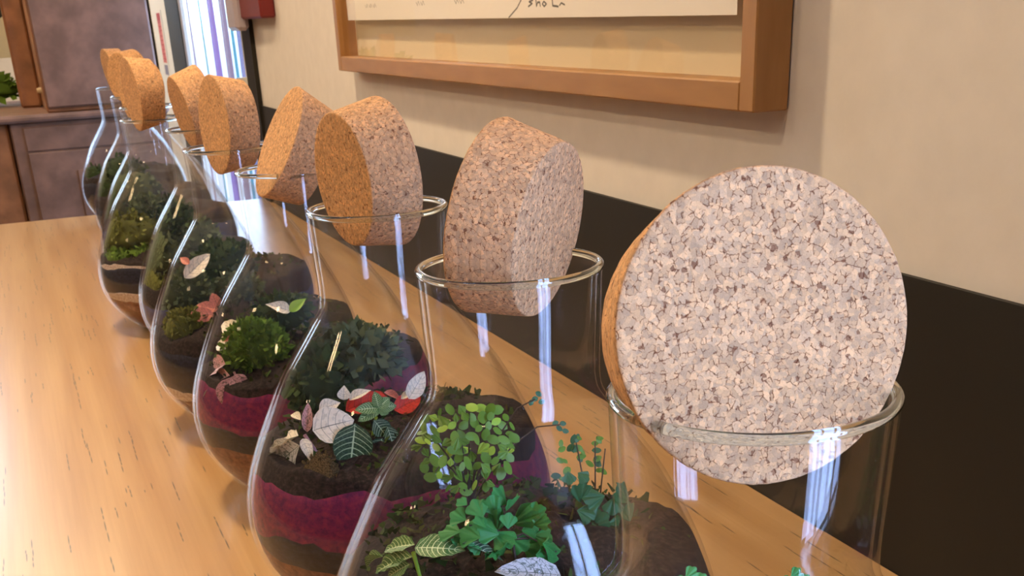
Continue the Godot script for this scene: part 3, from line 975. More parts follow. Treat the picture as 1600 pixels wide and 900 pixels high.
# a cushion of moss or a dense bush: a bumpy body covered with small blades, one mesh
func clump(o: Node3D, called: String, c: Vector3, r: Vector3, n: int, size: float, mat: Material, sd: int, in_glass := true) -> MeshInstance3D:
	var g := RandomNumberGenerator.new()
	g.seed = sd
	var keep := func(p: Vector3) -> Vector3:
		if not in_glass:
			return p
		var most := (inside_radius(clampf(RIM - p.y / U, 0.3, 5.9)) - 0.12) * U
		var far := Vector2(p.x, p.z).length()
		return p if far <= most else Vector3(p.x * most / far, p.y, p.z * most / far)
	var st := tool()
	st.set_smooth_group(0)
	sheet(24, 14, func(a: float, b: float) -> Vector3:
		var th := TAU * (0.0 if a >= 0.9999 else a)
		var d := Vector3(sin(PI * b) * cos(th), cos(PI * b), sin(PI * b) * sin(th))
		var k := 0.8 + 0.22 * wob.get_noise_3d(d.x * 2.2 + sd, d.y * 2.2, d.z * 2.2)
		return keep.call(c + d * r * k), true, st, Color(0.55, 0.55, 0.5))
	st.set_smooth_group(-1)
	for i in n:
		var d := Vector3(g.randfn(), g.randfn(), g.randfn()).normalized()
		if d.y < -0.6:
			d.y = -d.y
		var k := 0.8 + 0.24 * wob.get_noise_3d(d.x * 2.2 + sd, d.y * 2.2, d.z * 2.2)
		var at := c + d * r * k
		var out := (d + Vector3(g.randfn(), g.randfn(), g.randfn()) * 0.5).normalized()
		var side := out.cross(Vector3(g.randfn(), g.randfn(), g.randfn())).normalized()
		var ln := size * g.randf_range(0.6, 1.3)
		var v := g.randf_range(0.6, 1.35)
		st.set_color(Color(v * g.randf_range(0.9, 1.15), v, v * 0.9))
		var tip := at + out * ln
		var mid := at + out * ln * 0.55
		var v0: Vector3 = keep.call(at)
		var v1: Vector3 = keep.call(mid + side * ln * 0.32)
		var v2: Vector3 = keep.call(mid - side * ln * 0.32)
		for p in [v0, v1, v2, keep.call(tip), v2, v1]:
			st.add_vertex(p)
	var x := put(called, done(st), mat, o)
	x.set_meta("kind", "stuff")
	return x

# ---------- plants in the near bottles (heights and reaches in U from the middle of the bottle's foot) ----------
func plants_near() -> void:
	var a := thing("polka_dot_plant", "white polka dot plant with dark leaf veins beside the red leaves, third bottle", "plant", base_of(3))
	leaf(a, "ovate", m.hypo_white, Vector3(-1.49, 3.29, 0.90), Vector3(-0.90, 3.40, 1.00), 0.54, Vector3(-0.20, 0.50, 0.80))
	leaf(a, "narrow", m.hypo_white, Vector3(-1.30, 3.47, 0.60), Vector3(-0.93, 3.54, 0.50), 0.22, Vector3(-0.10, 0.60, 0.70))
	leaf(a, "narrow", m.hypo_white, Vector3(-0.86, 3.47, 0.30), Vector3(-0.82, 3.68, 0.30), 0.20, Vector3(-0.10, 0.30, 0.90))
	leaf(a, "narrow", m.hypo_white, Vector3(-0.77, 3.45, 0.30), Vector3(-0.39, 3.57, 0.20), 0.16, Vector3(-0.10, 0.70, 0.60))
	leaf(a, "ovate", m.hypo_pink, Vector3(-1.53, 3.21, 0.70), Vector3(-1.45, 3.61, 0.60), 0.16, Vector3(-0.30, 0.20, 0.90))
	leaf(a, "ovate", m.hypo_white, Vector3(-1.66, 3.18, 0.70), Vector3(-2.05, 2.64, -0.25), 0.39, Vector3(-0.10, 0.90, 0.50))
	leaf(a, "ovate", m.hypo_spotted, Vector3(-1.68, 3.07, 0.80), Vector3(-2.13, 2.45, 0.00), 0.53, Vector3(-0.30, 0.50, 0.80))
	leaf(a, "narrow", m.hypo_white, Vector3(-1.63, 3.16, 0.80), Vector3(-1.58, 2.90, 1.10), 0.17, Vector3(0.00, 0.40, 0.90))
	leaf(a, "ovate", m.hypo_white, Vector3(0.08, 3.39, 0.50), Vector3(0.37, 3.76, 0.50), 0.27, Vector3(0.00, 0.30, 0.90))
	leaf(a, "narrow", m.hypo_white, Vector3(-1.58, 3.37, 0.60), Vector3(-1.66, 3.43, 0.25), 0.13, Vector3(-0.10, 0.50, 0.80))
	stalk(a, [Vector3(-1.59, 3.21, 0.80), Vector3(-1.44, 2.91, 0.80), Vector3(-1.29, 2.31, 0.60)], 0.030, "stem", m.hypo_pink)
	var b := thing("red_leaf_plant", "red leaved polka dot plant behind the white leaves, third bottle", "plant", base_of(3))
	leaf(b, "ovate", m.hypo_red, Vector3(-0.82, 3.27, 0.20), Vector3(-0.14, 3.42, 0.10), 0.35, Vector3(-0.10, 0.60, 0.70))
	leaf(b, "ovate", m.hypo_red, Vector3(-0.42, 3.36, 0.10), Vector3(-0.06, 3.31, -0.00), 0.22, Vector3(0.00, 0.50, 0.80))
	leaf(b, "ovate", m.hypo_red, Vector3(-0.07, 3.15, 0.20), Vector3(0.37, 3.30, 0.20), 0.31, Vector3(0.00, 0.60, 0.80))
	leaf(b, "narrow", m.hypo_rose, Vector3(-0.15, 3.39, -0.00), Vector3(0.16, 3.24, -0.00), 0.13, Vector3(0.00, 0.70, 0.70))
	leaf(b, "narrow", m.hypo_white, Vector3(0.02, 3.34, 0.30), Vector3(0.29, 3.48, 0.30), 0.11, Vector3(0.00, 0.70, 0.70))
	stalk(b, [Vector3(-0.18, 3.11, -0.00), Vector3(-0.18, 2.71, -0.10), Vector3(-0.08, 2.31, -0.20)], 0.030, "stem", m.hypo_red)
	var c := thing("nerve_plant", "dark green nerve plant with pale leaf veins beside the mossy stone, third bottle", "plant", base_of(3))
	leaf(c, "ovate", m.fittonia_dark, Vector3(-0.91, 3.36, 1.10), Vector3(-1.10, 2.63, 1.20), 0.57, Vector3(-0.20, 0.15, 0.97))
	leaf(c, "ovate", m.fittonia_dark, Vector3(-0.56, 3.26, 0.80), Vector3(-0.33, 2.88, 0.90), 0.30, Vector3(0.10, 0.30, 0.95))
	leaf(c, "ovate", m.fittonia_dark, Vector3(-0.51, 3.03, 1.00), Vector3(-0.83, 2.60, 1.10), 0.33, Vector3(0.00, 0.30, 0.95))
	leaf(c, "ovate", m.fittonia_dark, Vector3(-0.40, 3.17, 0.90), Vector3(-0.30, 2.71, 1.00), 0.25, Vector3(0.20, 0.30, 0.95))
	leaf(c, "ovate", m.fittonia, Vector3(-0.47, 3.43, 0.80), Vector3(-0.51, 3.68, 0.85), 0.18, Vector3(0.00, 0.50, 0.87))
	leaf(c, "ovate", m.fittonia, Vector3(-0.47, 3.43, 0.80), Vector3(-0.31, 3.57, 0.85), 0.18, Vector3(0.00, 0.50, 0.87))
	leaf(c, "ovate", m.fittonia, Vector3(-0.47, 3.43, 0.80), Vector3(-0.68, 3.36, 0.85), 0.18, Vector3(0.00, 0.50, 0.87))
	leaf(c, "ovate", m.fittonia, Vector3(-0.47, 3.43, 0.80), Vector3(-0.33, 3.34, 0.85), 0.18, Vector3(0.00, 0.50, 0.87))
	leaf(c, "ovate", m.fittonia, Vector3(-0.47, 3.43, 0.80), Vector3(-0.82, 3.48, 0.85), 0.18, Vector3(0.00, 0.50, 0.87))
	leaf(c, "ovate", m.fittonia, Vector3(-0.47, 3.43, 0.80), Vector3(-0.80, 3.30, 0.85), 0.18, Vector3(0.00, 0.50, 0.87))
	leaf(c, "ovate", m.fittonia, Vector3(-0.47, 3.43, 0.80), Vector3(-0.21, 3.44, 0.85), 0.18, Vector3(0.00, 0.50, 0.87))
	leaf(c, "ovate", m.fittonia, Vector3(-0.86, 2.56, 1.20), Vector3(-1.26, 2.52, 1.25), 0.24, Vector3(-0.10, 0.70, 0.70))
	leaf(c, "ovate", m.fittonia, Vector3(-0.86, 2.56, 1.20), Vector3(-0.66, 2.65, 1.20), 0.19, Vector3(0.00, 0.70, 0.70))
	stalk(c, [Vector3(-0.52, 3.30, 0.80), Vector3(-0.57, 3.00, 0.70), Vector3(-0.62, 2.40, 0.50)], 0.025, "stem", m.lime)
	var d := thing("mossy_stone", "brown lumpy stone with yellow moss against the glass, third bottle", "stone", base_of(3))
	clump(d, "stone", Vector3(-1.52, 2.70, 1.25) * U, Vector3(0.34, 0.40, 0.32) * U, 160, 0.003, m.rock, 31)
	clump(d, "moss_patch", Vector3(-1.39, 2.45, 1.30) * U, Vector3(0.20, 0.20, 0.16) * U, 140, 0.003, m.moss_olive, 32)
	var e := thing("moss_cushion", "dim grey green moss cushion behind the white leaves, third bottle", "moss", base_of(3))
	clump(e, "moss", Vector3(-0.32, 3.71, -0.90) * U, Vector3(0.75, 0.50, 0.50) * U, 420, 0.010, m.moss_grey, 33)
	clump(e, "moss", Vector3(-0.99, 3.48, -0.60) * U, Vector3(0.50, 0.55, 0.40) * U, 240, 0.010, m.moss_dark, 34)
	var f := thing("maidenhair_fern", "fine yellow green maidenhair fern on hair-thin stems, second bottle", "fern", base_of(2))
	leaf(f, "lobed", m.lime, Vector3(-0.03, 3.89, -0.22), Vector3(0.01, 3.99, -0.17), 0.08, Vector3(-0.01, 0.45, 0.80), "leaflet")
	leaf(f, "round", m.fern, Vector3(-0.73, 4.54, 0.63), Vector3(-0.70, 4.42, 0.68), 0.10, Vector3(0.65, 0.45, 0.80), "leaflet")
	leaf(f, "round", m.lime, Vector3(-0.44, 4.66, 0.66), Vector3(-0.56, 4.64, 0.71), 0.08, Vector3(-0.05, 0.45, 0.80), "leaflet")
	leaf(f, "lobed", m.fern, Vector3(-0.26, 4.18, 0.38), Vector3(-0.40, 4.14, 0.43), 0.10, Vector3(-0.18, 0.45, 0.80), "leaflet")
	leaf(f, "lobed", m.fern, Vector3(-0.69, 3.76, 0.01), Vector3(-0.76, 3.93, 0.06), 0.10, Vector3(0.01, 0.45, 0.80), "leaflet")
	leaf(f, "round", m.fern, Vector3(-0.13, 4.26, 0.10), Vector3(-0.03, 4.16, 0.15), 0.11, Vector3(-0.72, 0.45, 0.80), "leaflet")
	leaf(f, "round", m.fern, Vector3(-1.09, 4.14, 0.37), Vector3(-1.10, 4.27, 0.27), 0.12, Vector3(0.15, 0.45, 0.80), "leaflet")
	leaf(f, "round", m.fern, Vector3(-0.61, 4.75, 0.57), Vector3(-0.62, 4.62, 0.62), 0.11, Vector3(-0.32, 0.45, 0.80), "leaflet")
	leaf(f, "lobed", m.lime, Vector3(-0.47, 4.04, -0.25), Vector3(-0.60, 4.05, -0.20), 0.08, Vector3(-0.02, 0.45, 0.80), "leaflet")
	leaf(f, "round", m.fern, Vector3(-0.71, 3.63, -0.06), Vector3(-0.56, 3.61, -0.01), 0.12, Vector3(0.27, 0.45, 0.80), "leaflet")
	leaf(f, "round", m.lime, Vector3(-0.82, 4.58, 0.30), Vector3(-0.91, 4.52, 0.30), 0.08, Vector3(0.21, 0.45, 0.80), "leaflet")
	leaf(f, "round", m.fern, Vector3(-0.76, 4.11, 0.55), Vector3(-0.84, 4.29, 0.60), 0.11, Vector3(0.36, 0.45, 0.80), "leaflet")
	leaf(f, "round", m.fern, Vector3(-0.20, 4.05, 0.14), Vector3(-0.12, 3.96, 0.19), 0.10, Vector3(-0.20, 0.45, 0.80), "leaflet")
	leaf(f, "round", m.fern, Vector3(-0.53, 4.42, -0.07), Vector3(-0.68, 4.39, -0.02), 0.10, Vector3(0.36, 0.45, 0.80), "leaflet")
	leaf(f, "lobed", m.fern, Vector3(-0.40, 3.72, -0.00), Vector3(-0.42, 3.88, 0.05), 0.10, Vector3(-0.27, 0.45, 0.80), "leaflet")
	leaf(f, "round", m.fern, Vector3(-1.06, 4.31, 0.36), Vector3(-1.06, 4.37, 0.21), 0.08, Vector3(-0.13, 0.45, 0.80), "leaflet")
	leaf(f, "round", m.fern, Vector3(-0.48, 4.46, 0.66), Vector3(-0.36, 4.40, 0.71), 0.10, Vector3(0.24, 0.45, 0.80), "leaflet")
	leaf(f, "round", m.fern, Vector3(-0.49, 4.82, 0.63), Vector3(-0.58, 4.71, 0.58), 0.11, Vector3(-0.44, 0.45, 0.80), "leaflet")
	leaf(f, "round", m.fern, Vector3(-0.39, 4.46, 0.55), Vector3(-0.50, 4.55, 0.60), 0.08, Vector3(0.50, 0.45, 0.80), "leaflet")
	leaf(f, "round", m.fern, Vector3(-0.87, 4.52, 0.39), Vector3(-0.91, 4.42, 0.49), 0.10, Vector3(-0.21, 0.45, 0.80), "leaflet")
	leaf(f, "lobed", m.fern, Vector3(-0.72, 3.74, -0.23), Vector3(-0.87, 3.77, -0.18), 0.10, Vector3(-0.20, 0.45, 0.80), "leaflet")
	leaf(f, "round", m.lime, Vector3(-1.09, 4.33, 0.17), Vector3(-1.08, 4.37, 0.02), 0.07, Vector3(0.11, 0.45, 0.80), "leaflet")
	leaf(f, "round", m.fern, Vector3(-0.89, 4.55, -0.03), Vector3(-0.89, 4.67, 0.02), 0.08, Vector3(0.43, 0.45, 0.80), "leaflet")
	leaf(f, "round", m.fern, Vector3(-0.58, 4.18, 0.71), Vector3(-0.53, 4.28, 0.76), 0.08, Vector3(0.15, 0.45, 0.80), "leaflet")
	leaf(f, "round", m.fern, Vector3(-0.78, 4.09, -0.22), Vector3(-0.93, 4.10, -0.17), 0.10, Vector3(-0.63, 0.45, 0.80), "leaflet")
	leaf(f, "round", m.fern, Vector3(-1.07, 3.99, -0.23), Vector3(-1.05, 3.86, -0.18), 0.11, Vector3(-0.20, 0.45, 0.80), "leaflet")
	leaf(f, "round", m.fern, Vector3(-0.72, 4.14, 0.06), Vector3(-0.87, 4.23, 0.11), 0.10, Vector3(-0.56, 0.45, 0.80), "leaflet")
	leaf(f, "lobed", m.lime, Vector3(-0.87, 4.15, 0.20), Vector3(-0.90, 4.07, 0.25), 0.07, Vector3(-0.12, 0.45, 0.80), "leaflet")
	leaf(f, "round", m.fern, Vector3(-0.97, 4.43, -0.38), Vector3(-1.05, 4.39, -0.13), 0.09, Vector3(0.10, 0.45, 0.80), "leaflet")
	leaf(f, "lobed", m.fern, Vector3(-0.77, 4.71, 0.36), Vector3(-0.73, 4.64, 0.46), 0.09, Vector3(0.05, 0.45, 0.80), "leaflet")
	leaf(f, "lobed", m.lime, Vector3(-0.56, 4.13, 0.19), Vector3(-0.43, 4.24, 0.24), 0.12, Vector3(0.06, 0.45, 0.80), "leaflet")
	leaf(f, "round", m.fern, Vector3(-0.94, 4.52, -0.27), Vector3(-1.00, 4.43, -0.27), 0.08, Vector3(-0.13, 0.45, 0.80), "leaflet")
	leaf(f, "round", m.fern, Vector3(-0.45, 4.26, 0.16), Vector3(-0.43, 4.41, 0.21), 0.10, Vector3(-0.05, 0.45, 0.80), "leaflet")
	leaf(f, "round", m.lime, Vector3(-0.54, 4.23, 0.54), Vector3(-0.51, 4.34, 0.59), 0.08, Vector3(-0.44, 0.45, 0.80), "leaflet")
	leaf(f, "round", m.fern, Vector3(-0.68, 3.90, -0.10), Vector3(-0.81, 3.83, -0.05), 0.11, Vector3(0.04, 0.45, 0.80), "leaflet")
	leaf(f, "round", m.fern, Vector3(-1.00, 4.46, -0.06), Vector3(-0.90, 4.34, -0.01), 0.12, Vector3(0.75, 0.45, 0.80), "leaflet")
	leaf(f, "lobed", m.fern, Vector3(-1.02, 4.37, 0.37), Vector3(-0.93, 4.44, 0.42), 0.09, Vector3(-0.21, 0.45, 0.80), "leaflet")
	leaf(f, "round", m.fern, Vector3(-1.07, 4.38, -0.06), Vector3(-1.04, 4.33, -0.41), 0.12, Vector3(-0.16, 0.45, 0.80), "leaflet")
	leaf(f, "lobed", m.fern, Vector3(-0.81, 3.83, 0.25), Vector3(-0.93, 3.79, 0.30), 0.09, Vector3(-0.30, 0.45, 0.80), "leaflet")
	leaf(f, "round", m.fern, Vector3(-0.36, 4.32, 0.41), Vector3(-0.53, 4.40, 0.46), 0.11, Vector3(0.14, 0.45, 0.80), "leaflet")
	leaf(f, "round", m.fern, Vector3(-0.28, 3.95, 0.50), Vector3(-0.37, 4.13, 0.55), 0.11, Vector3(0.25, 0.45, 0.80), "leaflet")
	leaf(f, "lobed", m.fern, Vector3(-0.32, 3.66, 0.08), Vector3(-0.43, 3.76, 0.13), 0.08, Vector3(0.39, 0.45, 0.80), "leaflet")
	leaf(f, "lobed", m.fern, Vector3(-1.13, 4.03, -0.06), Vector3(-1.05, 4.10, -0.01), 0.07, Vector3(-0.08, 0.45, 0.80), "leaflet")
	leaf(f, "lobed", m.fern, Vector3(-0.82, 4.69, 0.31), Vector3(-0.83, 4.60, 0.36), 0.07, Vector3(-0.30, 0.45, 0.80), "leaflet")
	leaf(f, "round", m.fern, Vector3(-0.51, 4.74, 0.62), Vector3(-0.58, 4.67, 0.67), 0.08, Vector3(-0.22, 0.45, 0.80), "leaflet")
	leaf(f, "round", m.fern, Vector3(-0.63, 4.60, 0.60), Vector3(-0.71, 4.55, 0.60), 0.07, Vector3(-0.33, 0.45, 0.80), "leaflet")
	leaf(f, "round", m.fern, Vector3(-0.32, 4.63, 0.44), Vector3(-0.29, 4.56, 0.49), 0.07, Vector3(-0.64, 0.45, 0.80), "leaflet")
	leaf(f, "round", m.lime, Vector3(-0.76, 3.87, 0.56), Vector3(-0.73, 4.00, 0.61), 0.09, Vector3(0.48, 0.45, 0.80), "leaflet")
	leaf(f, "lobed", m.fern, Vector3(-0.32, 4.01, 0.27), Vector3(-0.42, 3.90, 0.32), 0.11, Vector3(-0.38, 0.45, 0.80), "leaflet")
	leaf(f, "round", m.fern, Vector3(-1.10, 3.85, -0.13), Vector3(-0.94, 3.83, -0.08), 0.12, Vector3(0.08, 0.45, 0.80), "leaflet")
	leaf(f, "lobed", m.lime, Vector3(-0.78, 4.13, -0.18), Vector3(-0.78, 4.01, -0.13), 0.09, Vector3(-0.27, 0.45, 0.80), "leaflet")
	leaf(f, "round", m.lime, Vector3(-0.98, 4.47, 0.12), Vector3(-0.91, 4.53, 0.27), 0.09, Vector3(0.19, 0.45, 0.80), "leaflet")
	leaf(f, "round", m.fern, Vector3(-1.02, 4.28, 0.43), Vector3(-1.10, 4.19, 0.53), 0.10, Vector3(-0.33, 0.45, 0.80), "leaflet")
	leaf(f, "round", m.fern, Vector3(-0.97, 3.87, -0.12), Vector3(-0.93, 4.00, -0.07), 0.09, Vector3(-0.15, 0.45, 0.80), "leaflet")
	leaf(f, "round", m.fern, Vector3(-0.84, 4.65, 0.25), Vector3(-0.84, 4.76, 0.15), 0.11, Vector3(0.17, 0.45, 0.80), "leaflet")
	leaf(f, "round", m.fern, Vector3(-0.70, 3.77, 0.20), Vector3(-0.82, 3.84, 0.25), 0.08, Vector3(0.16, 0.45, 0.80), "leaflet")
	leaf(f, "round", m.lime, Vector3(-1.13, 4.27, -0.25), Vector3(-1.08, 4.34, 0.05), 0.09, Vector3(-0.32, 0.45, 0.80), "leaflet")
	leaf(f, "round", m.fern, Vector3(-0.90, 4.27, 0.70), Vector3(-0.95, 4.19, 0.75), 0.07, Vector3(0.17, 0.45, 0.80), "leaflet")
	leaf(f, "lobed", m.fern, Vector3(-0.86, 4.48, 0.47), Vector3(-0.92, 4.35, 0.52), 0.11, Vector3(-0.07, 0.45, 0.80), "leaflet")
	leaf(f, "lobed", m.fern, Vector3(-0.61, 3.81, -0.11), Vector3(-0.45, 3.78, -0.06), 0.12, Vector3(-0.08, 0.45, 0.80), "leaflet")
	leaf(f, "lobed", m.fern, Vector3(-0.10, 4.11, 0.19), Vector3(-0.21, 4.24, 0.24), 0.09, Vector3(0.14, 0.45, 0.80), "leaflet")
	leaf(f, "lobed", m.fern, Vector3(-0.92, 4.59, 0.01), Vector3(-0.88, 4.53, 0.21), 0.12, Vector3(0.01, 0.45, 0.80), "leaflet")
	leaf(f, "round", m.fern, Vector3(-0.78, 4.17, 0.06), Vector3(-0.65, 4.16, 0.11), 0.10, Vector3(0.07, 0.45, 0.80), "leaflet")
	leaf(f, "round", m.fern, Vector3(-0.40, 3.69, -0.01), Vector3(-0.43, 3.59, 0.04), 0.09, Vector3(-0.28, 0.45, 0.80), "leaflet")
	leaf(f, "lobed", m.fern, Vector3(-0.60, 4.15, 0.10), Vector3(-0.59, 4.03, 0.15), 0.10, Vector3(-0.06, 0.45, 0.80), "leaflet")
	leaf(f, "round", m.fern, Vector3(-0.04, 4.22, 0.03), Vector3(-0.16, 4.27, 0.08), 0.07, Vector3(0.07, 0.45, 0.80), "leaflet")
	leaf(f, "round", m.lime, Vector3(-0.50, 4.73, 0.43), Vector3(-0.66, 4.76, 0.48), 0.10, Vector3(0.19, 0.45, 0.80), "leaflet")
	leaf(f, "round", m.fern, Vector3(-0.39, 4.30, -0.18), Vector3(-0.49, 4.43, -0.13), 0.10, Vector3(-0.28, 0.45, 0.80), "leaflet")
	leaf(f, "round", m.fern, Vector3(-0.51, 4.74, 0.57), Vector3(-0.38, 4.75, 0.62), 0.11, Vector3(0.20, 0.45, 0.80), "leaflet")
	leaf(f, "lobed", m.fern, Vector3(-0.90, 4.28, 0.03), Vector3(-1.02, 4.39, 0.08), 0.10, Vector3(-0.09, 0.45, 0.80), "leaflet")
	leaf(f, "round", m.fern, Vector3(-0.87, 3.65, -0.05), Vector3(-0.83, 3.75, -0.00), 0.07, Vector3(0.41, 0.45, 0.80), "leaflet")
	leaf(f, "lobed", m.fern, Vector3(-0.65, 4.64, -0.07), Vector3(-0.59, 4.54, -0.02), 0.10, Vector3(0.00, 0.45, 0.80), "leaflet")
	leaf(f, "lobed", m.fern, Vector3(-0.43, 4.32, 0.50), Vector3(-0.34, 4.27, 0.55), 0.09, Vector3(-0.24, 0.45, 0.80), "leaflet")
	leaf(f, "lobed", m.fern, Vector3(-1.14, 4.29, 0.05), Vector3(-1.19, 4.21, -0.15), 0.08, Vector3(0.49, 0.45, 0.80), "leaflet")
	leaf(f, "round", m.fern, Vector3(-0.45, 4.03, 0.29), Vector3(-0.55, 4.19, 0.34), 0.11, Vector3(-0.34, 0.45, 0.80), "leaflet")
	leaf(f, "round", m.fern, Vector3(-0.59, 4.39, 0.34), Vector3(-0.75, 4.44, 0.39), 0.10, Vector3(-0.36, 0.45, 0.80), "leaflet")
	leaf(f, "lobed", m.fern, Vector3(-1.00, 4.05, -0.20), Vector3(-1.07, 4.17, -0.15), 0.08, Vector3(-0.39, 0.45, 0.80), "leaflet")
	leaf(f, "lobed", m.fern, Vector3(-0.73, 4.31, 0.10), Vector3(-0.62, 4.27, 0.15), 0.10, Vector3(-0.02, 0.45, 0.80), "leaflet")
	leaf(f, "round", m.lime, Vector3(-0.94, 3.93, -0.01), Vector3(-0.98, 3.86, 0.04), 0.07, Vector3(-0.30, 0.45, 0.80), "leaflet")
	leaf(f, "lobed", m.lime, Vector3(-0.96, 4.53, -0.21), Vector3(-0.87, 4.48, -0.16), 0.08, Vector3(-0.53, 0.45, 0.80), "leaflet")
	leaf(f, "round", m.lime, Vector3(-0.65, 4.76, 0.54), Vector3(-0.73, 4.80, 0.39), 0.11, Vector3(-0.05, 0.45, 0.80), "leaflet")
	leaf(f, "round", m.fern, Vector3(-0.74, 4.36, -0.01), Vector3(-0.62, 4.27, 0.04), 0.12, Vector3(-0.09, 0.45, 0.80), "leaflet")
	leaf(f, "round", m.fern, Vector3(-0.60, 4.57, 0.07), Vector3(-0.52, 4.49, 0.12), 0.09, Vector3(-0.28, 0.45, 0.80), "leaflet")
	leaf(f, "round", m.fern, Vector3(-0.28, 4.51, 0.65), Vector3(-0.35, 4.62, 0.70), 0.07, Vector3(0.70, 0.45, 0.80), "leaflet")
	leaf(f, "lobed", m.fern, Vector3(-0.70, 4.21, 0.68), Vector3(-0.60, 4.12, 0.73), 0.11, Vector3(0.22, 0.45, 0.80), "leaflet")
	leaf(f, "lobed", m.fern, Vector3(-0.84, 3.98, 0.58), Vector3(-0.82, 4.10, 0.63), 0.07, Vector3(0.35, 0.45, 0.80), "leaflet")
	leaf(f, "lobed", m.fern, Vector3(-1.07, 4.36, -0.20), Vector3(-1.07, 4.38, 0.10), 0.09, Vector3(-0.17, 0.45, 0.80), "leaflet")
	leaf(f, "round", m.fern, Vector3(-0.74, 4.11, 0.54), Vector3(-0.66, 4.18, 0.59), 0.08, Vector3(0.15, 0.45, 0.80), "leaflet")
	leaf(f, "round", m.fern, Vector3(-0.32, 3.99, 0.38), Vector3(-0.41, 3.87, 0.43), 0.12, Vector3(0.21, 0.45, 0.80), "leaflet")
	leaf(f, "round", m.fern, Vector3(-0.14, 4.31, -0.21), Vector3(-0.04, 4.23, -0.16), 0.10, Vector3(-0.03, 0.45, 0.80), "leaflet")
	leaf(f, "round", m.fern, Vector3(-0.75, 4.00, -0.01), Vector3(-0.68, 4.12, 0.04), 0.10, Vector3(-0.11, 0.45, 0.80), "leaflet")
	leaf(f, "round", m.fern, Vector3(-0.32, 4.41, -0.02), Vector3(-0.35, 4.32, 0.03), 0.08, Vector3(-0.03, 0.45, 0.80), "leaflet")
	stalk(f, [Vector3(-0.58, 3.39, -0.10), Vector3(-0.64, 3.94, -0.04), Vector3(-0.71, 4.28, 0.03), Vector3(-0.78, 4.58, 0.09), Vector3(-0.85, 4.67, 0.15)], 0.012, "stem")
	stalk(f, [Vector3(-0.58, 3.39, -0.10), Vector3(-0.59, 3.95, -0.01), Vector3(-0.60, 4.31, 0.07), Vector3(-0.61, 4.61, 0.16), Vector3(-0.62, 4.72, 0.25)], 0.012, "stem")
	stalk(f, [Vector3(-0.58, 3.39, -0.10), Vector3(-0.52, 3.92, -0.01), Vector3(-0.47, 4.26, 0.07), Vector3(-0.42, 4.54, 0.16), Vector3(-0.37, 4.62, 0.25)], 0.012, "stem")
	stalk(f, [Vector3(-0.58, 3.39, -0.10), Vector3(-0.49, 3.82, -0.01), Vector3(-0.41, 4.06, 0.07), Vector3(-0.32, 4.24, 0.16), Vector3(-0.24, 4.23, 0.25)], 0.012, "stem")
	stalk(f, [Vector3(-0.58, 3.39, -0.10), Vector3(-0.71, 3.85, -0.06), Vector3(-0.84, 4.10, -0.02), Vector3(-0.97, 4.31, 0.01), Vector3(-1.10, 4.32, 0.05)], 0.012, "stem")
	stalk(f, [Vector3(-0.58, 3.39, -0.10), Vector3(-0.70, 3.78, -0.01), Vector3(-0.83, 3.97, 0.07), Vector3(-0.95, 4.11, 0.16), Vector3(-1.08, 4.04, 0.25)], 0.012, "stem")
	stalk(f, [Vector3(-0.58, 3.39, -0.10), Vector3(-0.55, 3.75, -0.01), Vector3(-0.53, 3.91, 0.07), Vector3(-0.51, 4.02, 0.16), Vector3(-0.48, 3.93, 0.25)], 0.012, "stem")
	stalk(f, [Vector3(-0.58, 3.39, -0.10), Vector3(-0.62, 3.83, -0.01), Vector3(-0.67, 4.07, 0.07), Vector3(-0.72, 4.26, 0.16), Vector3(-0.77, 4.25, 0.25)], 0.012, "stem")
	stalk(f, [Vector3(-0.58, 3.39, -0.10), Vector3(-0.40, 3.94, -0.01), Vector3(-0.22, 4.28, 0.07), Vector3(-0.04, 4.57, 0.16), Vector3(0.14, 4.67, 0.25)], 0.012, "stem")
	stalk(f, [Vector3(-0.58, 3.39, -0.10), Vector3(-0.32, 3.85, -0.01), Vector3(-0.07, 4.11, 0.07), Vector3(0.19, 4.31, 0.16), Vector3(0.44, 4.32, 0.25)], 0.012, "stem")
	leaf(f, "round", m.fern_dark, Vector3(0.12, 4.65, 0.20), Vector3(0.20, 4.66, 0.20), 0.06, Vector3(0.00, 0.40, 0.90), "leaflet")
	leaf(f, "round", m.fern_dark, Vector3(0.24, 4.68, 0.20), Vector3(0.17, 4.73, 0.20), 0.06, Vector3(0.00, 0.40, 0.90), "leaflet")
	leaf(f, "round", m.fern_dark, Vector3(0.09, 4.59, 0.20), Vector3(0.13, 4.65, 0.20), 0.06, Vector3(0.00, 0.40, 0.90), "leaflet")
	leaf(f, "round", m.fern_dark, Vector3(0.20, 4.60, 0.20), Vector3(0.28, 4.62, 0.20), 0.06, Vector3(0.00, 0.40, 0.90), "leaflet")
	leaf(f, "round", m.fern_dark, Vector3(0.48, 4.23, 0.20), Vector3(0.41, 4.29, 0.20), 0.06, Vector3(0.00, 0.40, 0.90), "leaflet")
	leaf(f, "round", m.fern_dark, Vector3(0.36, 4.32, 0.20), Vector3(0.44, 4.34, 0.20), 0.06, Vector3(0.00, 0.40, 0.90), "leaflet")
	leaf(f, "round", m.fern_dark, Vector3(0.53, 4.30, 0.20), Vector3(0.45, 4.32, 0.20), 0.06, Vector3(0.00, 0.40, 0.90), "leaflet")
	leaf(f, "round", m.fern_dark, Vector3(0.56, 4.20, 0.20), Vector3(0.48, 4.23, 0.20), 0.06, Vector3(0.00, 0.40, 0.90), "leaflet")
	var g := thing("lobed_fern", "bright green fern with large scalloped leaflets at the front, second bottle", "fern", base_of(2))
	leaf(g, "lobed", m.fern_lobed, Vector3(-1.11, 3.65, 1.07), Vector3(-1.29, 3.64, 0.86), 0.27, Vector3(0.42, 0.55, 0.80), "leaflet")
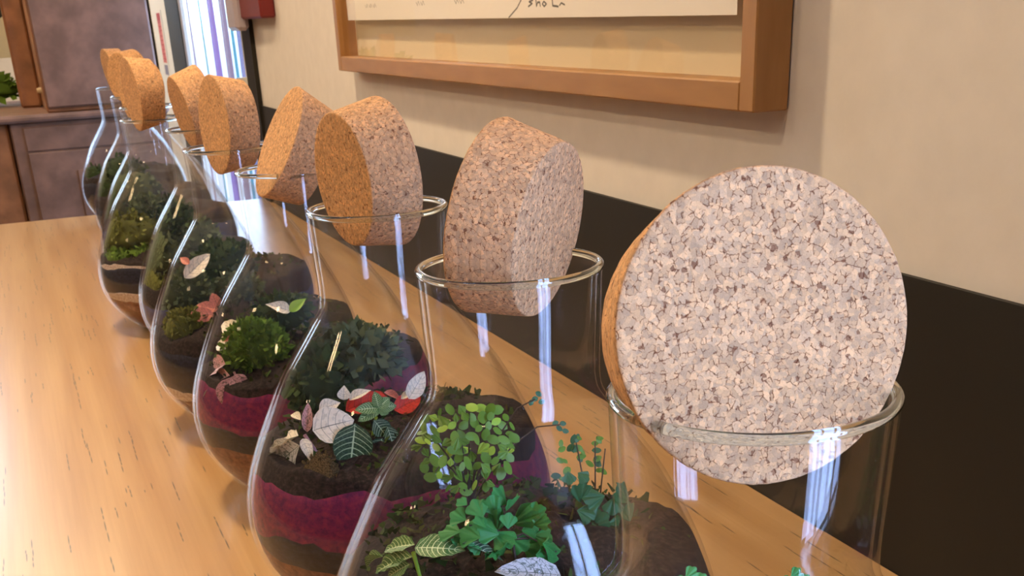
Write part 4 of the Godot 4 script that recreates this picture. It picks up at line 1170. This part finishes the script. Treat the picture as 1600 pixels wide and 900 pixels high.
	leaf(g, "lobed", m.fern_lobed, Vector3(-1.03, 3.76, 1.04), Vector3(-1.16, 3.83, 0.91), 0.22, Vector3(-0.11, 0.55, 0.80), "leaflet")
	leaf(g, "lobed", m.fern_lobed, Vector3(-0.96, 3.63, 1.26), Vector3(-1.13, 3.68, 1.05), 0.29, Vector3(-0.25, 0.55, 0.80), "leaflet")
	leaf(g, "lobed", m.fern_lobed, Vector3(-0.88, 3.80, 1.15), Vector3(-0.92, 3.97, 0.99), 0.25, Vector3(-0.20, 0.55, 0.80), "leaflet")
	leaf(g, "lobed", m.fern_lobed, Vector3(-0.74, 3.61, 1.23), Vector3(-0.96, 3.72, 1.19), 0.27, Vector3(0.09, 0.55, 0.80), "leaflet")
	leaf(g, "lobed", m.fern_lobed, Vector3(-0.72, 3.76, 1.10), Vector3(-0.76, 4.00, 1.10), 0.25, Vector3(-0.20, 0.55, 0.80), "leaflet")
	leaf(g, "lobed", m.fern_lobed, Vector3(-0.54, 3.81, 0.96), Vector3(-0.70, 4.04, 1.07), 0.22, Vector3(-0.16, 0.55, 0.80), "leaflet")
	leaf(g, "lobed", m.fern_lobed, Vector3(-0.58, 3.76, 1.03), Vector3(-0.46, 3.95, 1.16), 0.25, Vector3(0.68, 0.55, 0.80), "leaflet")
	leaf(g, "lobed", m.fern_lobed, Vector3(-0.76, 3.58, 1.09), Vector3(-0.64, 3.55, 1.37), 0.27, Vector3(0.13, 0.55, 0.80), "leaflet")
	leaf(g, "lobed", m.fern_lobed, Vector3(-0.47, 3.56, 0.95), Vector3(-0.43, 3.85, 1.34), 0.25, Vector3(-0.63, 0.55, 0.80), "leaflet")
	leaf(g, "lobed", m.fern_lobed, Vector3(-0.55, 3.45, 1.02), Vector3(-0.42, 3.40, 1.24), 0.26, Vector3(-0.10, 0.55, 0.80), "leaflet")
	leaf(g, "lobed", m.fern_lobed, Vector3(-0.39, 3.30, 0.99), Vector3(-0.23, 3.27, 1.17), 0.26, Vector3(-0.27, 0.55, 0.80), "leaflet")
	leaf(g, "lobed", m.fern_lobed, Vector3(-0.31, 3.46, 1.13), Vector3(-0.18, 3.47, 1.31), 0.21, Vector3(-0.79, 0.55, 0.80), "leaflet")
	leaf(g, "lobed", m.fern_lobed, Vector3(-0.33, 3.49, 1.41), Vector3(0.05, 3.21, 1.15), 0.29, Vector3(0.27, 0.55, 0.80), "leaflet")
	leaf(g, "lobed", m.fern_lobed, Vector3(-0.23, 3.22, 1.22), Vector3(-0.03, 3.04, 1.20), 0.23, Vector3(-0.20, 0.55, 0.80), "leaflet")
	leaf(g, "lobed", m.fern_lobed, Vector3(-0.29, 3.60, 1.01), Vector3(-0.20, 3.78, 1.14), 0.22, Vector3(-0.34, 0.55, 0.80), "leaflet")
	leaf(g, "lobed", m.fern_lobed, Vector3(-0.99, 3.90, 0.98), Vector3(-1.06, 3.96, 0.89), 0.14, Vector3(0.14, 0.55, 0.80), "leaflet")
	leaf(g, "lobed", m.fern_lobed, Vector3(-0.73, 3.59, 1.40), Vector3(-0.66, 3.28, 1.15), 0.19, Vector3(0.01, 0.55, 0.80), "leaflet")
	leaf(g, "lobed", m.fern_lobed, Vector3(-0.89, 3.72, 1.23), Vector3(-0.93, 3.84, 1.12), 0.19, Vector3(0.46, 0.55, 0.80), "leaflet")
	leaf(g, "lobed", m.fern_lobed, Vector3(-0.66, 3.52, 0.96), Vector3(-0.76, 3.86, 1.24), 0.21, Vector3(-0.43, 0.55, 0.80), "leaflet")
	leaf(g, "lobed", m.fern_lobed, Vector3(-0.68, 3.70, 1.33), Vector3(-0.63, 3.86, 1.29), 0.19, Vector3(0.09, 0.55, 0.80), "leaflet")
	leaf(g, "lobed", m.fern_lobed, Vector3(-0.42, 3.52, 1.06), Vector3(-0.26, 3.54, 1.16), 0.22, Vector3(-0.18, 0.55, 0.80), "leaflet")
	leaf(g, "lobed", m.fern_lobed, Vector3(-1.00, 3.48, 0.96), Vector3(-1.19, 3.56, 1.05), 0.17, Vector3(0.28, 0.55, 0.80), "leaflet")
	leaf(g, "lobed", m.fern_lobed, Vector3(-0.91, 3.52, 1.17), Vector3(-1.08, 3.52, 1.24), 0.17, Vector3(0.09, 0.55, 0.80), "leaflet")
	leaf(g, "lobed", m.fern_lobed, Vector3(-0.42, 3.39, 1.43), Vector3(-0.15, 3.21, 1.25), 0.21, Vector3(-0.19, 0.55, 0.80), "leaflet")
	leaf(g, "lobed", m.fern_lobed, Vector3(-0.35, 3.64, 1.24), Vector3(-0.27, 3.76, 1.43), 0.17, Vector3(-0.29, 0.55, 0.80), "leaflet")
	leaf(g, "lobed", m.fern_lobed, Vector3(-0.69, 3.39, 1.06), Vector3(-0.93, 3.48, 1.35), 0.16, Vector3(-0.63, 0.55, 0.80), "leaflet")
	stalk(g, [Vector3(-0.57, 3.49, 1.15), Vector3(-0.79, 3.66, 1.07), Vector3(-1.02, 3.72, 1.10)], 0.014, "stem")
	stalk(g, [Vector3(-0.57, 3.49, 1.15), Vector3(-0.63, 3.76, 1.12), Vector3(-0.69, 3.91, 1.20)], 0.014, "stem")
	stalk(g, [Vector3(-0.57, 3.49, 1.15), Vector3(-0.43, 3.51, 1.12), Vector3(-0.30, 3.42, 1.20)], 0.014, "stem")
	stalk(g, [Vector3(-0.57, 3.49, 1.15), Vector3(-0.32, 3.43, 1.12), Vector3(-0.08, 3.25, 1.20)], 0.014, "stem")
	stalk(g, [Vector3(-0.57, 3.49, 1.15), Vector3(-0.57, 3.19, 1.25), Vector3(-0.57, 2.69, 1.45)], 0.020, "stem")
	var h := thing("dark_fern", "darker bluish green fern on the wall side of the second bottle", "fern", base_of(2))
	leaf(h, "lobed", m.fern_dark, Vector3(0.54, 3.44, 0.50), Vector3(0.55, 3.71, 0.60), 0.24, Vector3(-0.03, 0.50, 0.80), "leaflet")
	leaf(h, "lobed", m.fern_dark, Vector3(0.86, 3.46, 0.50), Vector3(0.56, 3.51, 0.60), 0.25, Vector3(-0.06, 0.50, 0.80), "leaflet")
	leaf(h, "lobed", m.fern_dark, Vector3(0.50, 3.35, 0.50), Vector3(0.69, 3.29, 0.60), 0.25, Vector3(0.41, 0.50, 0.80), "leaflet")
	leaf(h, "lobed", m.fern_dark, Vector3(0.69, 3.10, 0.50), Vector3(0.84, 3.27, 0.60), 0.25, Vector3(-0.13, 0.50, 0.80), "leaflet")
	leaf(h, "lobed", m.fern_dark, Vector3(0.78, 2.98, 0.50), Vector3(0.47, 3.11, 0.60), 0.25, Vector3(0.54, 0.50, 0.80), "leaflet")
	leaf(h, "lobed", m.fern_dark, Vector3(0.71, 2.73, 0.50), Vector3(0.76, 2.98, 0.60), 0.23, Vector3(-0.07, 0.50, 0.80), "leaflet")
	leaf(h, "lobed", m.fern_dark, Vector3(0.81, 2.71, 0.50), Vector3(0.59, 2.67, 0.60), 0.21, Vector3(0.09, 0.50, 0.80), "leaflet")
	leaf(h, "lobed", m.fern_dark, Vector3(0.97, 3.42, 0.50), Vector3(0.91, 3.24, 0.60), 0.23, Vector3(-0.25, 0.50, 0.80), "leaflet")
	leaf(h, "lobed", m.fern_dark, Vector3(1.17, 3.31, 0.50), Vector3(1.00, 3.60, 0.60), 0.25, Vector3(0.07, 0.50, 0.80), "leaflet")
	leaf(h, "lobed", m.fern_dark, Vector3(1.19, 3.06, 0.50), Vector3(1.13, 3.34, 0.60), 0.23, Vector3(0.07, 0.50, 0.80), "leaflet")
	leaf(h, "lobed", m.fern_dark, Vector3(0.87, 3.09, 0.50), Vector3(1.08, 3.06, 0.60), 0.25, Vector3(0.25, 0.50, 0.80), "leaflet")
	leaf(h, "lobed", m.fern_dark, Vector3(1.28, 2.83, 0.50), Vector3(1.05, 3.04, 0.60), 0.21, Vector3(0.07, 0.50, 0.80), "leaflet")
	leaf(h, "lobed", m.fern_dark, Vector3(1.11, 2.70, 0.50), Vector3(0.93, 2.94, 0.60), 0.19, Vector3(0.24, 0.50, 0.80), "leaflet")
	leaf(h, "lobed", m.fern_dark, Vector3(0.40, 3.85, 0.50), Vector3(0.39, 3.73, 0.60), 0.17, Vector3(0.12, 0.50, 0.80), "leaflet")
	leaf(h, "lobed", m.fern_dark, Vector3(0.52, 3.81, 0.50), Vector3(0.62, 3.74, 0.60), 0.17, Vector3(0.22, 0.50, 0.80), "leaflet")
	leaf(h, "round", m.fern_dark, Vector3(0.73, 4.11, 0.10), Vector3(0.67, 4.03, 0.15), 0.07, Vector3(0.00, 0.50, 0.80), "leaflet")
	leaf(h, "round", m.fern, Vector3(0.82, 3.83, 0.10), Vector3(0.68, 3.85, 0.15), 0.07, Vector3(0.00, 0.50, 0.80), "leaflet")
	leaf(h, "round", m.fern, Vector3(0.44, 3.86, 0.10), Vector3(0.52, 3.82, 0.15), 0.07, Vector3(0.00, 0.50, 0.80), "leaflet")
	leaf(h, "round", m.fern_dark, Vector3(0.72, 3.97, 0.10), Vector3(0.62, 3.93, 0.15), 0.07, Vector3(0.00, 0.50, 0.80), "leaflet")
	leaf(h, "round", m.fern, Vector3(0.94, 3.62, 0.10), Vector3(1.01, 3.63, 0.15), 0.06, Vector3(0.00, 0.50, 0.80), "leaflet")
	leaf(h, "round", m.fern, Vector3(0.52, 3.84, 0.10), Vector3(0.56, 3.80, 0.15), 0.05, Vector3(0.00, 0.50, 0.80), "leaflet")
	leaf(h, "round", m.fern_dark, Vector3(0.84, 3.55, 0.10), Vector3(0.81, 3.65, 0.15), 0.05, Vector3(0.00, 0.50, 0.80), "leaflet")
	leaf(h, "round", m.fern, Vector3(1.09, 3.55, 0.10), Vector3(0.98, 3.65, 0.15), 0.07, Vector3(0.00, 0.50, 0.80), "leaflet")
	leaf(h, "round", m.fern, Vector3(0.67, 3.89, 0.10), Vector3(0.63, 3.99, 0.15), 0.05, Vector3(0.00, 0.50, 0.80), "leaflet")
	leaf(h, "round", m.fern_dark, Vector3(1.01, 3.70, 0.10), Vector3(0.91, 3.81, 0.15), 0.07, Vector3(0.00, 0.50, 0.80), "leaflet")
	leaf(h, "round", m.fern, Vector3(1.05, 4.00, 0.10), Vector3(0.95, 4.04, 0.15), 0.05, Vector3(0.00, 0.50, 0.80), "leaflet")
	leaf(h, "round", m.fern, Vector3(0.46, 3.62, 0.10), Vector3(0.51, 3.61, 0.15), 0.05, Vector3(0.00, 0.50, 0.80), "leaflet")
	leaf(h, "round", m.fern_dark, Vector3(0.92, 3.74, 0.10), Vector3(1.00, 3.68, 0.15), 0.08, Vector3(0.00, 0.50, 0.80), "leaflet")
	leaf(h, "round", m.fern, Vector3(0.71, 3.59, 0.10), Vector3(0.78, 3.54, 0.15), 0.07, Vector3(0.00, 0.50, 0.80), "leaflet")
	leaf(h, "round", m.fern, Vector3(0.51, 4.08, 0.10), Vector3(0.48, 4.01, 0.15), 0.06, Vector3(0.00, 0.50, 0.80), "leaflet")
	leaf(h, "round", m.fern_dark, Vector3(0.63, 3.98, 0.10), Vector3(0.63, 3.93, 0.15), 0.05, Vector3(0.00, 0.50, 0.80), "leaflet")
	leaf(h, "round", m.fern, Vector3(0.65, 3.94, 0.10), Vector3(0.70, 3.92, 0.15), 0.05, Vector3(0.00, 0.50, 0.80), "leaflet")
	leaf(h, "round", m.fern, Vector3(0.70, 3.98, 0.10), Vector3(0.76, 3.91, 0.15), 0.07, Vector3(0.00, 0.50, 0.80), "leaflet")
	leaf(h, "round", m.fern_dark, Vector3(0.58, 3.71, 0.10), Vector3(0.53, 3.67, 0.15), 0.05, Vector3(0.00, 0.50, 0.80), "leaflet")
	leaf(h, "round", m.fern, Vector3(0.67, 3.95, 0.10), Vector3(0.72, 3.94, 0.15), 0.05, Vector3(0.00, 0.50, 0.80), "leaflet")
	leaf(h, "round", m.fern, Vector3(0.59, 3.73, 0.10), Vector3(0.51, 3.67, 0.15), 0.07, Vector3(0.00, 0.50, 0.80), "leaflet")
	leaf(h, "round", m.fern_dark, Vector3(0.58, 3.93, 0.10), Vector3(0.65, 4.01, 0.15), 0.08, Vector3(0.00, 0.50, 0.80), "leaflet")
	leaf(h, "round", m.fern, Vector3(0.61, 3.72, 0.10), Vector3(0.55, 3.67, 0.15), 0.06, Vector3(0.00, 0.50, 0.80), "leaflet")
	leaf(h, "round", m.fern, Vector3(0.92, 3.68, 0.10), Vector3(0.80, 3.78, 0.15), 0.07, Vector3(0.00, 0.50, 0.80), "leaflet")
	leaf(h, "round", m.fern_dark, Vector3(0.49, 3.64, 0.10), Vector3(0.35, 3.68, 0.15), 0.08, Vector3(0.00, 0.50, 0.80), "leaflet")
	leaf(h, "round", m.fern, Vector3(1.02, 3.78, 0.10), Vector3(0.89, 3.77, 0.15), 0.07, Vector3(0.00, 0.50, 0.80), "leaflet")
	leaf(h, "round", m.fern, Vector3(0.89, 3.97, 0.10), Vector3(0.96, 3.97, 0.15), 0.06, Vector3(0.00, 0.50, 0.80), "leaflet")
	leaf(h, "round", m.fern_dark, Vector3(0.65, 4.00, 0.10), Vector3(0.66, 4.13, 0.15), 0.08, Vector3(0.00, 0.50, 0.80), "leaflet")
	leaf(h, "round", m.fern, Vector3(0.76, 3.91, 0.10), Vector3(0.78, 3.86, 0.15), 0.05, Vector3(0.00, 0.50, 0.80), "leaflet")
	leaf(h, "round", m.fern, Vector3(0.77, 4.04, 0.10), Vector3(0.69, 4.10, 0.15), 0.05, Vector3(0.00, 0.50, 0.80), "leaflet")
	leaf(h, "round", m.fern_dark, Vector3(1.02, 3.86, 0.10), Vector3(0.88, 3.90, 0.15), 0.07, Vector3(0.00, 0.50, 0.80), "leaflet")
	leaf(h, "round", m.fern, Vector3(0.96, 4.04, 0.10), Vector3(1.00, 3.96, 0.15), 0.07, Vector3(0.00, 0.50, 0.80), "leaflet")
	leaf(h, "round", m.fern, Vector3(0.56, 3.98, 0.10), Vector3(0.45, 3.97, 0.15), 0.07, Vector3(0.00, 0.50, 0.80), "leaflet")
	leaf(h, "round", m.fern_dark, Vector3(0.71, 3.85, 0.10), Vector3(0.75, 3.78, 0.15), 0.07, Vector3(0.00, 0.50, 0.80), "leaflet")
	stalk(h, [Vector3(0.82, 2.67, 0.30), Vector3(0.74, 3.41, 0.25), Vector3(0.65, 4.05, 0.20)], 0.012, "stem")
	stalk(h, [Vector3(0.82, 2.67, 0.30), Vector3(0.86, 3.40, 0.25), Vector3(0.89, 4.02, 0.20)], 0.012, "stem")
	stalk(h, [Vector3(0.82, 2.67, 0.30), Vector3(0.92, 3.34, 0.25), Vector3(1.02, 3.91, 0.20)], 0.012, "stem")
	stalk(h, [Vector3(0.82, 2.67, 0.30), Vector3(1.04, 3.03, 0.25), Vector3(1.26, 3.29, 0.20)], 0.012, "stem")
	stalk(h, [Vector3(0.82, 2.67, 0.30), Vector3(0.75, 3.09, 0.25), Vector3(0.68, 3.41, 0.20)], 0.012, "stem")
	var i := thing("nerve_plant", "lime green nerve plant with white leaf veins low at the front of the second bottle", "plant", base_of(2))
	leaf(i, "ovate", m.fittonia, Vector3(-1.53, 3.43, 0.75), Vector3(-1.13, 3.53, 1.15), 0.30, Vector3(-0.20, 0.85, 0.50))
	leaf(i, "ovate", m.fittonia, Vector3(-1.51, 3.44, 0.70), Vector3(-1.77, 3.25, 0.15), 0.22, Vector3(-0.20, 0.75, 0.60))
	leaf(i, "ovate", m.fittonia, Vector3(-1.56, 3.33, 0.75), Vector3(-1.91, 2.97, 0.05), 0.24, Vector3(-0.20, 0.75, 0.60))
	leaf(i, "narrow", m.fittonia, Vector3(-1.78, 3.21, 0.35), Vector3(-1.92, 2.94, -0.25), 0.09, Vector3(-0.20, 0.85, 0.50))
	leaf(i, "ovate", m.fittonia, Vector3(-1.60, 3.25, 0.75), Vector3(-1.83, 3.02, 0.45), 0.21, Vector3(-0.10, 0.70, 0.70))
	leaf(i, "narrow", m.fittonia_dark, Vector3(-1.13, 3.56, 1.15), Vector3(-0.69, 3.37, 1.30), 0.12, Vector3(-0.10, 0.80, 0.50))
	stalk(i, [Vector3(-1.55, 3.38, 0.75), Vector3(-1.50, 3.08, 0.75), Vector3(-1.45, 2.58, 0.85)], 0.025, "stem", m.lime)
	var j := thing("speckled_plant", "black and white speckled leaf at the foot of the bright fern, second bottle", "plant", base_of(2))
	leaf(j, "ovate", m.hypo_spotted, Vector3(-0.17, 3.12, 1.50), Vector3(-0.86, 3.38, 1.50), 0.31, Vector3(0.00, 0.80, 0.60))
	leaf(j, "ovate", m.hypo_spotted, Vector3(-0.30, 3.02, 1.35), Vector3(-0.57, 3.34, 1.35), 0.18, Vector3(0.00, 0.70, 0.70))
	var l := thing("small_fern", "small green fern low inside the nearest bottle", "fern", base_of(1))
	leaf(l, "lobed", m.fern_lobed, Vector3(-0.32, 4.59, -0.30), Vector3(-0.22, 4.66, -0.30), 0.10, Vector3(0.00, 0.60, 0.80), "leaflet")
	leaf(l, "lobed", m.fern_lobed, Vector3(-0.23, 4.52, -0.30), Vector3(-0.13, 4.58, -0.30), 0.10, Vector3(0.00, 0.60, 0.80), "leaflet")
	leaf(l, "lobed", m.fern_lobed, Vector3(-0.39, 4.54, -0.30), Vector3(-0.30, 4.60, -0.30), 0.09, Vector3(0.00, 0.60, 0.80), "leaflet")
	leaf(l, "lobed", m.fern_lobed, Vector3(0.65, 4.37, -0.30), Vector3(0.75, 4.43, -0.30), 0.09, Vector3(0.00, 0.60, 0.80), "leaflet")
	leaf(l, "lobed", m.fern_lobed, Vector3(0.74, 4.29, -0.30), Vector3(0.84, 4.35, -0.30), 0.09, Vector3(0.00, 0.60, 0.80), "leaflet")
	leaf(l, "lobed", m.fern_lobed, Vector3(0.59, 4.32, -0.30), Vector3(0.67, 4.37, -0.30), 0.09, Vector3(0.00, 0.60, 0.80), "leaflet")
	stalk(l, [Vector3(-0.27, 4.60, -0.30), Vector3(-0.27, 4.20, -0.30), Vector3(-0.27, 3.40, -0.30)], 0.014, "stem")
	stalk(l, [Vector3(0.70, 4.37, -0.30), Vector3(0.70, 3.97, -0.30), Vector3(0.70, 3.17, -0.30)], 0.014, "stem")
	var l2 := thing("moss_cushion", "olive moss mound below the neck of the nearest bottle", "moss", base_of(1))
	clump(l2, "moss", Vector3(-0.75, 3.2, -0.7) * U, Vector3(0.75, 0.75, 0.7) * U, 420, 0.007, m.moss_dark, 71)
	var n := thing("polka_dot_plant", "pink speckled polka dot plant low beside the bright moss ball, fourth bottle", "plant", base_of(4))
	leaf(n, "ovate", m.hypo_pink, Vector3(-1.79, 2.89, 0.80), Vector3(-2.09, 2.56, -0.20), 0.43, Vector3(-0.30, 0.60, 0.80))
	leaf(n, "ovate", m.hypo_pink, Vector3(-1.77, 2.72, 1.00), Vector3(-2.16, 2.32, -0.30), 0.35, Vector3(-0.30, 0.60, 0.80))
	leaf(n, "ovate", m.hypo_pink, Vector3(-1.75, 2.69, 1.00), Vector3(-1.86, 2.10, 1.20), 0.56, Vector3(-0.20, 0.30, 0.90))
	leaf(n, "ovate", m.hypo_pink, Vector3(-1.75, 2.69, 1.00), Vector3(-1.49, 2.41, 1.20), 0.37, Vector3(0.00, 0.40, 0.90))
	leaf(n, "narrow", m.hypo_spotted, Vector3(-2.04, 2.45, 0.55), Vector3(-2.25, 1.92, 0.25), 0.19, Vector3(-0.30, 0.30, 0.90))
	leaf(n, "ovate", m.hypo_white, Vector3(-1.58, 3.18, 0.60), Vector3(-1.86, 3.11, -0.05), 0.33, Vector3(-0.20, 0.50, 0.80))
	leaf(n, "ovate", m.hypo_white, Vector3(-1.36, 3.29, 0.40), Vector3(-1.66, 3.46, -0.25), 0.34, Vector3(-0.20, 0.40, 0.90))
	leaf(n, "narrow", m.hypo_rose, Vector3(-1.27, 3.33, 0.50), Vector3(-1.73, 3.26, 0.45), 0.19, Vector3(-0.20, 0.60, 0.80))
	leaf(n, "narrow", m.hypo_white, Vector3(-0.32, 3.51, -0.00), Vector3(-0.74, 3.74, -0.00), 0.25, Vector3(0.00, 0.60, 0.80))
	leaf(n, "narrow", m.lime, Vector3(-0.34, 3.51, -0.00), Vector3(0.01, 3.74, -0.00), 0.20, Vector3(0.00, 0.50, 0.80))
	stalk(n, [Vector3(-1.67, 2.75, 0.90), Vector3(-1.57, 2.25, 0.90), Vector3(-1.47, 1.75, 0.90)], 0.025, "stem", m.hypo_pink)
	var o := thing("moss_ball", "round bright green moss ball, fourth bottle", "moss", base_of(4))
	clump(o, "moss", Vector3(-1.15, 2.96, 0.45) * U, Vector3(0.68, 0.62, 0.60) * U, 900, 0.007, m.moss_bright, 41)
	var p := thing("moss_cushion", "dark green moss cushion under the bright moss ball, fourth bottle", "moss", base_of(4))
	clump(p, "moss", Vector3(-1.01, 1.96, 0.30) * U, Vector3(0.60, 0.60, 0.60) * U, 260, 0.008, m.moss_dark, 42)
	clump(p, "moss", Vector3(-0.38, 3.34, -0.60) * U, Vector3(0.60, 0.40, 0.40) * U, 260, 0.008, m.moss_dark, 43)
	var r := thing("polka_dot_plant", "pink leaved polka dot plant among dim moss, fifth bottle", "plant", base_of(5))
	leaf(r, "ovate", m.hypo_rose, Vector3(-0.86, 2.77, 0.60), Vector3(-1.29, 2.93, 0.60), 0.26, Vector3(-0.20, 0.50, 0.80))
	leaf(r, "ovate", m.hypo_rose, Vector3(-0.84, 2.81, 0.50), Vector3(-0.92, 3.11, 0.50), 0.26, Vector3(-0.20, 0.30, 0.90))
	leaf(r, "ovate", m.hypo_rose, Vector3(-0.98, 2.68, 0.70), Vector3(-1.58, 2.76, 0.80), 0.35, Vector3(-0.20, 0.50, 0.80))
	leaf(r, "ovate", m.hypo_white, Vector3(-1.41, 3.42, -0.00), Vector3(-0.75, 3.90, -0.10), 0.36, Vector3(-0.20, 0.30, 0.90))
	leaf(r, "narrow", m.hypo_rose, Vector3(-1.25, 3.72, -0.00), Vector3(-1.43, 3.88, -0.15), 0.18, Vector3(-0.20, 0.50, 0.90))
	leaf(r, "ovate", m.hypo_spotted, Vector3(-2.23, 2.16, -0.10), Vector3(-1.93, 1.85, 1.15), 0.34, Vector3(-0.50, 0.30, 0.80))
	stalk(r, [Vector3(-0.90, 2.72, 0.60), Vector3(-0.80, 2.22, 0.60), Vector3(-0.80, 1.72, 0.60)], 0.020, "stem", m.hypo_pink)
	var s2 := thing("moss_cushion", "olive green moss cushion behind the pink leaves, fifth bottle", "moss", base_of(5))
	clump(s2, "moss", Vector3(-1.60, 2.39, 0.60) * U, Vector3(0.60, 0.50, 0.50) * U, 420, 0.007, m.moss_olive, 51)
	clump(s2, "moss", Vector3(-1.47, 3.07, -0.30) * U, Vector3(0.75, 0.55, 0.50) * U, 420, 0.007, m.moss_grey, 52)
	clump(s2, "moss", Vector3(-0.33, 3.42, -1.15) * U, Vector3(0.85, 0.60, 0.50) * U, 420, 0.007, m.moss_dark, 53)
	clump(s2, "moss", Vector3(-0.17, 2.89, -0.60) * U, Vector3(0.60, 0.50, 0.50) * U, 260, 0.007, m.moss_grey, 55)
	var u := thing("pebble", "small pale pebble against the glass above the navy sand", "pebble", base_of(5))
	clump(u, "pebble", Vector3(-2.33, 2.02, 0.15) * U, Vector3(0.11, 0.12, 0.10) * U, 1, 0.001, m.pebble, 54)

func plants_far() -> void:
	var w6 := thing("moss_cushion", "dim green moss and leaves filling the sixth bottle", "moss", base_of(6))
	clump(w6, "moss", Vector3(-1.77, 2.99, 0.20) * U, Vector3(1.00, 0.70, 0.80) * U, 420, 0.008, m.moss_grey, 84)
	clump(w6, "moss", Vector3(-1.31, 3.73, -0.20) * U, Vector3(0.70, 0.60, 0.60) * U, 420, 0.008, m.moss_dark, 85)
	clump(w6, "moss", Vector3(-2.12, 2.15, 0.50) * U, Vector3(0.90, 0.50, 0.70) * U, 420, 0.008, m.moss_olive, 86)
	clump(w6, "moss", Vector3(-0.89, 3.30, -0.30) * U, Vector3(1.10, 0.60, 0.90) * U, 420, 0.008, m.moss_grey, 87)
	var w7 := thing("moss_cushion", "yellow green moss and ferns filling the seventh bottle", "moss", base_of(7))
	clump(w7, "moss", Vector3(-1.27, 2.83, 0.10) * U, Vector3(1.15, 0.75, 0.90) * U, 420, 0.008, m.moss_olive, 88)
	clump(w7, "moss", Vector3(-1.24, 2.17, 0.50) * U, Vector3(1.25, 0.55, 0.90) * U, 420, 0.008, m.moss_bright, 89)
	clump(w7, "moss", Vector3(-0.61, 3.43, -0.30) * U, Vector3(0.60, 0.50, 0.50) * U, 420, 0.008, m.moss_grey, 90)
	clump(w7, "moss", Vector3(-0.06, 3.17, -0.40) * U, Vector3(1.00, 0.70, 0.90) * U, 420, 0.008, m.moss_dark, 91)
	var w8 := thing("moss_cushion", "bluish dark moss in the bottle third from the far end", "moss", base_of(8))
	clump(w8, "moss", Vector3(-1.92, 2.76, -0.00) * U, Vector3(1.10, 0.90, 0.90) * U, 200, 0.008, m.moss_dark, 92)
	clump(w8, "moss", Vector3(-1.08, 3.32, -0.20) * U, Vector3(1.30, 0.80, 1.00) * U, 200, 0.008, m.moss_grey, 93)
	var w9 := thing("moss_cushion", "dark moss in the bottle second from the far end", "moss", base_of(9))
	clump(w9, "moss", Vector3(-2.01, 2.54, -0.00) * U, Vector3(1.10, 0.90, 0.90) * U, 200, 0.008, m.moss_dark, 96)
	clump(w9, "moss", Vector3(-1.75, 3.02, -0.00) * U, Vector3(0.80, 0.60, 0.60) * U, 200, 0.008, m.moss_grey, 97)
	clump(w9, "moss", Vector3(-1.07, 3.15, -0.20) * U, Vector3(1.20, 0.80, 1.00) * U, 200, 0.008, m.moss_dark, 98)
	var w10 := thing("moss_cushion", "dark green moss in the bottle at the far end", "moss", base_of(10))
	clump(w10, "moss", Vector3(-2.02, 2.14, -0.00) * U, Vector3(1.20, 0.80, 0.90) * U, 200, 0.008, m.moss_dark, 100)
